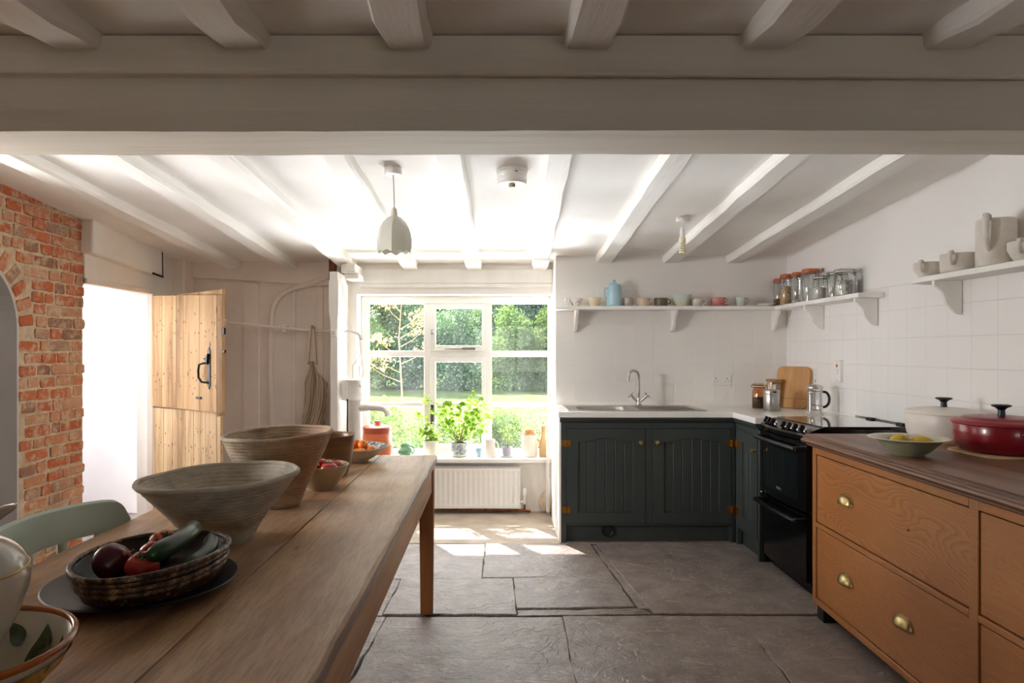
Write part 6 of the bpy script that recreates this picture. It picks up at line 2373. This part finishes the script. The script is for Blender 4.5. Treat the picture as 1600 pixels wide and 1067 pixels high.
def casserole(label, loc, rx, ry, h, mat, rimmat, knobmat, loops, rz, ringed):
    t = thing('casserole', label, 'casserole pot', loc, rz, group=None)
    m = MB()
    prof = [(.80, 0), (.88, .006), (.95, .025), (.985, .06), (1.0, h)]
    pr2 = [(0, 0)] + prof + [(.99, h + .003)] + [(r - .035, z) for r, z in reversed(prof) if z > .01] + [(0, .010)]
    m.lathe(pr2, 72, ex=rx, ey=ry)
    b0 = m.build('body', mat, t, smooth=45)
    m = MB()
    z = h + .003
    lp = [(1.03, z), (1.045, z + .003), (1.035, z + .008), (.95, z + .016), (.84, z + .019), (.80, z + .023), (.78, z + .026), (.60, z + .030), (.30, z + .033), (0, z + .034)] if ringed else [(1.02, z), (1.03, z + .003), (1.01, z + .008), (.9, z + .014), (.6, z + .024), (.3, z + .029), (0, z + .030)]
    m.lathe([(0, z)] + lp, 72, ex=rx, ey=ry)
    ld = m.build('lid', rimmat, t, smooth=45)
    zt = lp[-1][1]
    m = MB()
    m.lathe([(0, zt - .001), (.014, zt - .001), (.013, zt + .010), (.012, zt + .022), (.020, zt + .031), (.034, zt + .037), (.035, zt + .041), (.030, zt + .044), (0, zt + .045)], 28)
    m.build('knob', knobmat, ld, smooth=40)
    for s in (-1, 1):
        m = MB()
        m.tube([(-.05, s * (ry - .004), h - .022), (-.042, s * (ry + .028), h - .018), (0, s * (ry + .036), h - .018), (.042, s * (ry + .028), h - .018), (.05, s * (ry - .004), h - .022)], .0085, 8, flat=.8)
        m.build('handle', mat, t, smooth=60)
    return t
trv = [('pale wooden trivet under the cream casserole', 2.085, 3.165, .155), ('pale wooden trivet under the red casserole', 2.035, 2.745, .150)]
for lab, x, y, r in trv:
    m = MB()
    m.prism([(r * (abs(math.cos(2 * PI * k / 32)) ** .5) * (1 if math.cos(2 * PI * k / 32) > 0 else -1), r * (abs(math.sin(2 * PI * k / 32)) ** .5) * (1 if math.sin(2 * PI * k / 32) > 0 else -1)) for k in range(32)], 'z', 0, .010)
    o = m.build('trivet', M['trivet_wood'], loc=(x, y, HZ), bevel=.003)
    tag(o, lab, 'trivet', 'wooden trivets on the chest')
crm = NT('cream_enamel_chipped')
sz_ = crm.n('SeparateXYZ', Vector=crm.coords())
chip = crm.math('MULTIPLY', crm.ramp(crm.noise(crm.coords(), 32, 5, .7), [(.52, g(0)), (.56, g(1))]), crm.math('LESS_THAN', sz_.outputs['Z'], .012))
crm.P(Base_Color=crm.mix(chip, crm.ramp(crm.noise(crm.coords(), 4, 3), [(.3, rgb('#e4dcd2')), (.7, rgb('#dbd1c6'))]), rgb('#3a2a22')), Roughness=.35)
crl = simple('cream_enamel_lid', '#e9e2d8', '#e2dacf', 4, .4)
red = simple('deep_red_enamel', '#8a1420', '#7a0f1b', 3, .24, coat=.3)
redl = simple('deep_red_enamel_lid', '#8f2029', '#80171f', 3, .32)
casserole('cream casserole pot with chipped base and black knob', (2.085, 3.165, HZ + .010), .150, .178, .112, crm.m, crl, M['black_plastic'], True, 0, False)
casserole('deep red casserole pot with black knob at the right edge', (2.04, 2.745, HZ + .010),   .160, .180, .108, red, redl, M['black_plastic'], True, 0, True)

# ================================================================== on the window sill
WS = .442
YSill = 5.70
def wx(px, y=YSill): return (px - 772) * y / 1066.7
GS = 'pots and jugs on the window sill'
t = thing('crock', 'terracotta lidded crock at the left end of the sill', 'crock', (wx(590), 5.69, WS), group=GS)
ter = simple('terracotta', '#c2653c', '#b5582f', 7, .6)
terg = simple('glazed_terracotta', '#9c4128', '#8c3822', 7, .2)
m = MB(); m.lathe(vessel([(.105, 0), (.110, .006), (.118, .05), (.120, .200)], .008), 44)
m.build('body', ter, t, smooth=50)
m = MB(); m.lathe([(.1205, .196), (.1215, .198), (.1215, .236), (.116, .238), (.112, .236)], 44)
m.build('glazed_band', terg, t, smooth=50)
m = MB(); m.lathe([(0, .238), (.123, .238), (.126, .242), (.123, .249), (.09, .258), (.03, .264), (.022, .268), (.022, .278), (.030, .284), (.030, .294), (.024, .299), (0, .300)], 44)
m.build('lid', simple('pink_glazed_lid', '#c26a58', '#b55c4a', 7, .18), t, smooth=45)
grn = simple('mint_glaze', '#7fae8e', '#72a283', 9, .25)
t = thing('jug', 'small mint green jug beside the terracotta crock', 'jug', (wx(634), 5.66, WS), group=GS)
m = MB(); m.lathe(vessel([(.035, 0), (.04, .004), (.058, .03), (.060, .045), (.052, .066), (.037, .078), (.036, .092), (.040, .106)], .003), 40)
m.build('body', grn, t, smooth=60)
m = MB(); m.tube(bez((.036, 0, .088), (.085, 0, .095), (.085, 0, .03), (.050, 0, .022), 12), .0058, 8)
m.build('handle', grn, t)
t = thing('planter', 'ribbed off-white planter with a small leafy plant', 'plant pot', (wx(672), 5.72, WS), group=GS)
m = MB(); m.lathe(vessel([(.050, 0), (.054, .004), (.058, .06), (.061, .110), (.062, .128)], .005, .095), 44, wob=lambda a, r, z: (r + .0012 * math.sin(z * 420), z))
m.build('pot', simple('off_white_pot', '#e3ddd2', None, rough=.5), t, smooth=60)
leaf_mesh('foliage', leaves(150, [(0, 0, .16, .075, .06, .06), (-.05, 0, .20, .05, .05, .06)], .034, 501, shell=.2), LM['geranium'], t)
# geranium
t = thing('geranium', 'bushy lime green geranium in a blue-patterned pot', 'potted plant', (wx(718), 5.68, WS + .016))
gp = NT('blue_marbled_pot')
gp.P(Base_Color=gp.ramp(gp.noise(gp.coords(), 26, 3, .5, 1.5), [(.42, rgb('#d8d6d0')), (.5, rgb('#93a9b5')), (.56, rgb('#4a5258')), (.60, rgb('#c9cdcb'))]), Roughness=.3)
m = MB(); m.lathe(vessel([(.052, 0), (.060, .006), (.068, .035), (.066, .075), (.072, .100)], .004, .085), 44)
m.build('pot', gp.m, t, smooth=60)
m = MB(); m.lathe([(0, .104), (.03, .102), (.066, .094)], 28, wob=lambda a, r, z: (r, z + .006 * math.sin(a * 5 + r * 90)))
m.build('soil', simple('potting_soil', '#2e241c', '#40332a', 60, .95, bump=.5), t, fix=False)
gr_ = random.Random(31)
m = MB()
tips = []
for k in range(15):
    a = -.15 + PI * 1.1 * k / 14 if k < 9 else gr_.uniform(0, 6.28)
    if k < 9:
        L_ = gr_.uniform(.24, .36)
        el = 1.45 * math.sin(PI * (k + .6) / 9.6) ** 1.0 * .85 + .18
        dx = math.cos(PI * k / 8) * L_ * (1.05 - .45 * math.sin(el * .6))
        dz = L_ * math.sin(el) * 1.2
        dy = gr_.uniform(-.10, .04)
    else:
        dx, dy, dz = gr_.uniform(-.2, .22), gr_.uniform(-.12, .05), gr_.uniform(.12, .34)
    p0 = (gr_.uniform(-.02, .02), gr_.uniform(-.02, .02), .095)
    p3 = (dx, dy, .10 + dz)
    path = bez(p0, (dx * .25, dy * .3, .10 + dz * .25), (dx * .65, dy * .7, .10 + dz * .55), p3, 10)
    m.tube(path, [.0042 - .0003 * i for i in range(11)], 6)
    for i in (4, 6, 7, 8, 9, 10, 10, 10):
        tips.append(path[i])
stems = m.build('stems', simple('geranium_stem', '#8a8a4e', '#7a6a44', 12, .6), t)
def geranium_leaves():
    V, F = [], []
    def leaf(c, r, nrm, spin):
        n = Vector(nrm).normalized()
        a = n.orthogonal().normalized()
        b = n.cross(a)
        base = len(V)
        V.append(tuple(Vector(c)))
        K = 22
        for i in range(K + 1):
            th = spin + R(20) + R(320) * i / K
            rr = r * (.86 + .14 * abs(math.sin(3.5 * (th - spin - R(20)) * 180 / 160)))
            q = Vector(c) + a * rr * math.cos(th) + b * rr * math.sin(th) + n * (r * .28 * (.5 + .5 * math.cos(7 * (th - spin))) * .5 + r * .12)
            V.append(tuple(q))
        for i in range(K):
            F.append((base, base + 1 + i, base + 2 + i))
    for tp_ in tips:
        for k in range(2):
            c = Vector(tp_) + Vector((gr_.gauss(0, .034), gr_.gauss(0, .028), gr_.gauss(.006, .030)))
            if c.z < .07: c.z = .08 + gr_.random() * .03
            nrm = (gr_.gauss(0, .6), gr_.gauss(-.6, .5), gr_.gauss(.9, .4))
            leaf(c, gr_.uniform(.013, .027), nrm, gr_.uniform(0, 6.28))
    mm = MB(); mm.add(V, F)
    return mm.build('foliage', LM['geranium'], t, smooth=0, fix=False)
geranium_leaves()
t = thing('saucer', 'white saucer under the geranium pot', 'saucer', (wx(718), 5.68, WS), group=GS)
m = MB(); m.lathe([(0, 0), (.05, 0), (.06, .004), (.078, .022), (.080, .025), (.058, .016), (0, .015)], 44)
m.build('plate', M['white_ceramic'], t, smooth=50)
t = thing('cup', 'tiny pale blue beaker right of the geranium', 'cup', (wx(748), 5.66, WS), group=GS)
m = MB(); m.lathe(vessel([(.018, 0), (.020, .002), (.026, .064), (.0265, .068)], .002), 32)
m.build('body', simple('pale_blue_glaze', '#9fb9cb', None, rough=.3), t, smooth=60)
t = thing('jug', 'tapered white china jug right of the blue beaker', 'jug', (wx(766), 5.67, WS), group=GS)
m = MB(); m.lathe(vessel([(.048, 0), (.050, .004), (.046, .05), (.038, .11), (.037, .135), (.040, .142)], .003), 40, wob=lambda a, r, z: (r + .010 * max(0, math.cos(a - PI)) ** 10 * min(1, max(0, (z - .11) / .03)), z))
m.build('body', simple('pinkish_china', '#e2d8d0', None, rough=.2), t, smooth=60)
m = MB(); m.tube(bez((.036, 0, .125), (.075, 0, .13), (.075, 0, .05), (.045, 0, .045), 10), .005, 8)
m.build('handle', M['white_ceramic'], t)
t = thing('herb_pot', 'lilac-grey pot with a feathery pale herb', 'potted plant', (wx(792), 5.66, WS + .010), group=GS)
m = MB(); m.lathe(vessel([(.033, 0), (.035, .003), (.041, .060), (.043, .066), (.044, .070)], .003, .055), 36)
m.build('pot', simple('lilac_grey_pot', '#a9a8b8', None, rough=.5), t, smooth=60)
m = MB()
hb_ = []
for k in range(12):
    a = gr_.uniform(0, 6.28); q = gr_.uniform(.2, 1)
    e = (.08 * q * math.cos(a), .06 * q * math.sin(a), .07 + gr_.uniform(.05, .17))
    m.tube([(e[0] * .1, e[1] * .1, .055), (e[0] * .5, e[1] * .5, .055 + (e[2] - .055) * .6), e], [.0014, .0012, .0008], 5)
    hb_.append((*e, .022, .02, .022))
    hb_.append((e[0] * .7, e[1] * .7, e[2] * .75, .02, .02, .02))
m.build('stems', LM['herb'], t)
leaf_mesh('foliage', leaves(230, hb_, .017, 502, shell=.1, aspect=.35), LM['herb'], t)
t = thing('saucer', 'small white saucer under the herb pot', 'saucer', (wx(792), 5.66, WS), group=GS)
m = MB(); m.lathe([(0, 0), (.04, 0), (.05, .003), (.062, .012), (.063, .014), (.048, .009), (0, .009)], 40)
m.build('plate', M['white_ceramic'], t, smooth=50)
jar_s = NT('salt_glazed_jar')
sz_ = jar_s.n('SeparateXYZ', Vector=jar_s.coords())
jar_s.P(Base_Color=jar_s.ramp(jar_s.math('MULTIPLY', sz_.outputs['Z'], 4.0), [(.70, rgb('#ded6c9')), (.74, rgb('#b98550'))]), Roughness=.25)
t = thing('stoneware_jar', 'white stoneware jar with a tan shoulder on the sill', 'jar', (wx(827.5), 5.69, WS), group=GS)
m = MB(); m.lathe(vessel([(.060, 0), (.064, .004), (.066, .02), (.066, .165), (.060, .185), (.046, .196), (.045, .202), (.050, .206), (.050, .214)], .006), 44)
m.build('body', jar_s.m, t, smooth=50)
t = thing('bottle', 'tan stoneware bottle with a side spout at the right end of the sill', 'bottle', (wx(850), 5.67, WS), group=GS)
tanm = simple('tan_stoneware', '#c9a878', '#bb986a', 8, .35)
m = MB(); m.lathe(vessel([(.040, 0), (.043, .004), (.045, .06), (.042, .12), (.029, .165), (.027, .20), (.028, .235), (.031, .242), (.031, .252)], .004), 40)
m.build('body', tanm, t, smooth=60)
m = MB(); m.tube([(-.036, 0, .12), (-.056, 0, .145), (-.062, 0, .160)], [.010, .008, .0075], 10)
m.build('spout', tanm, t)
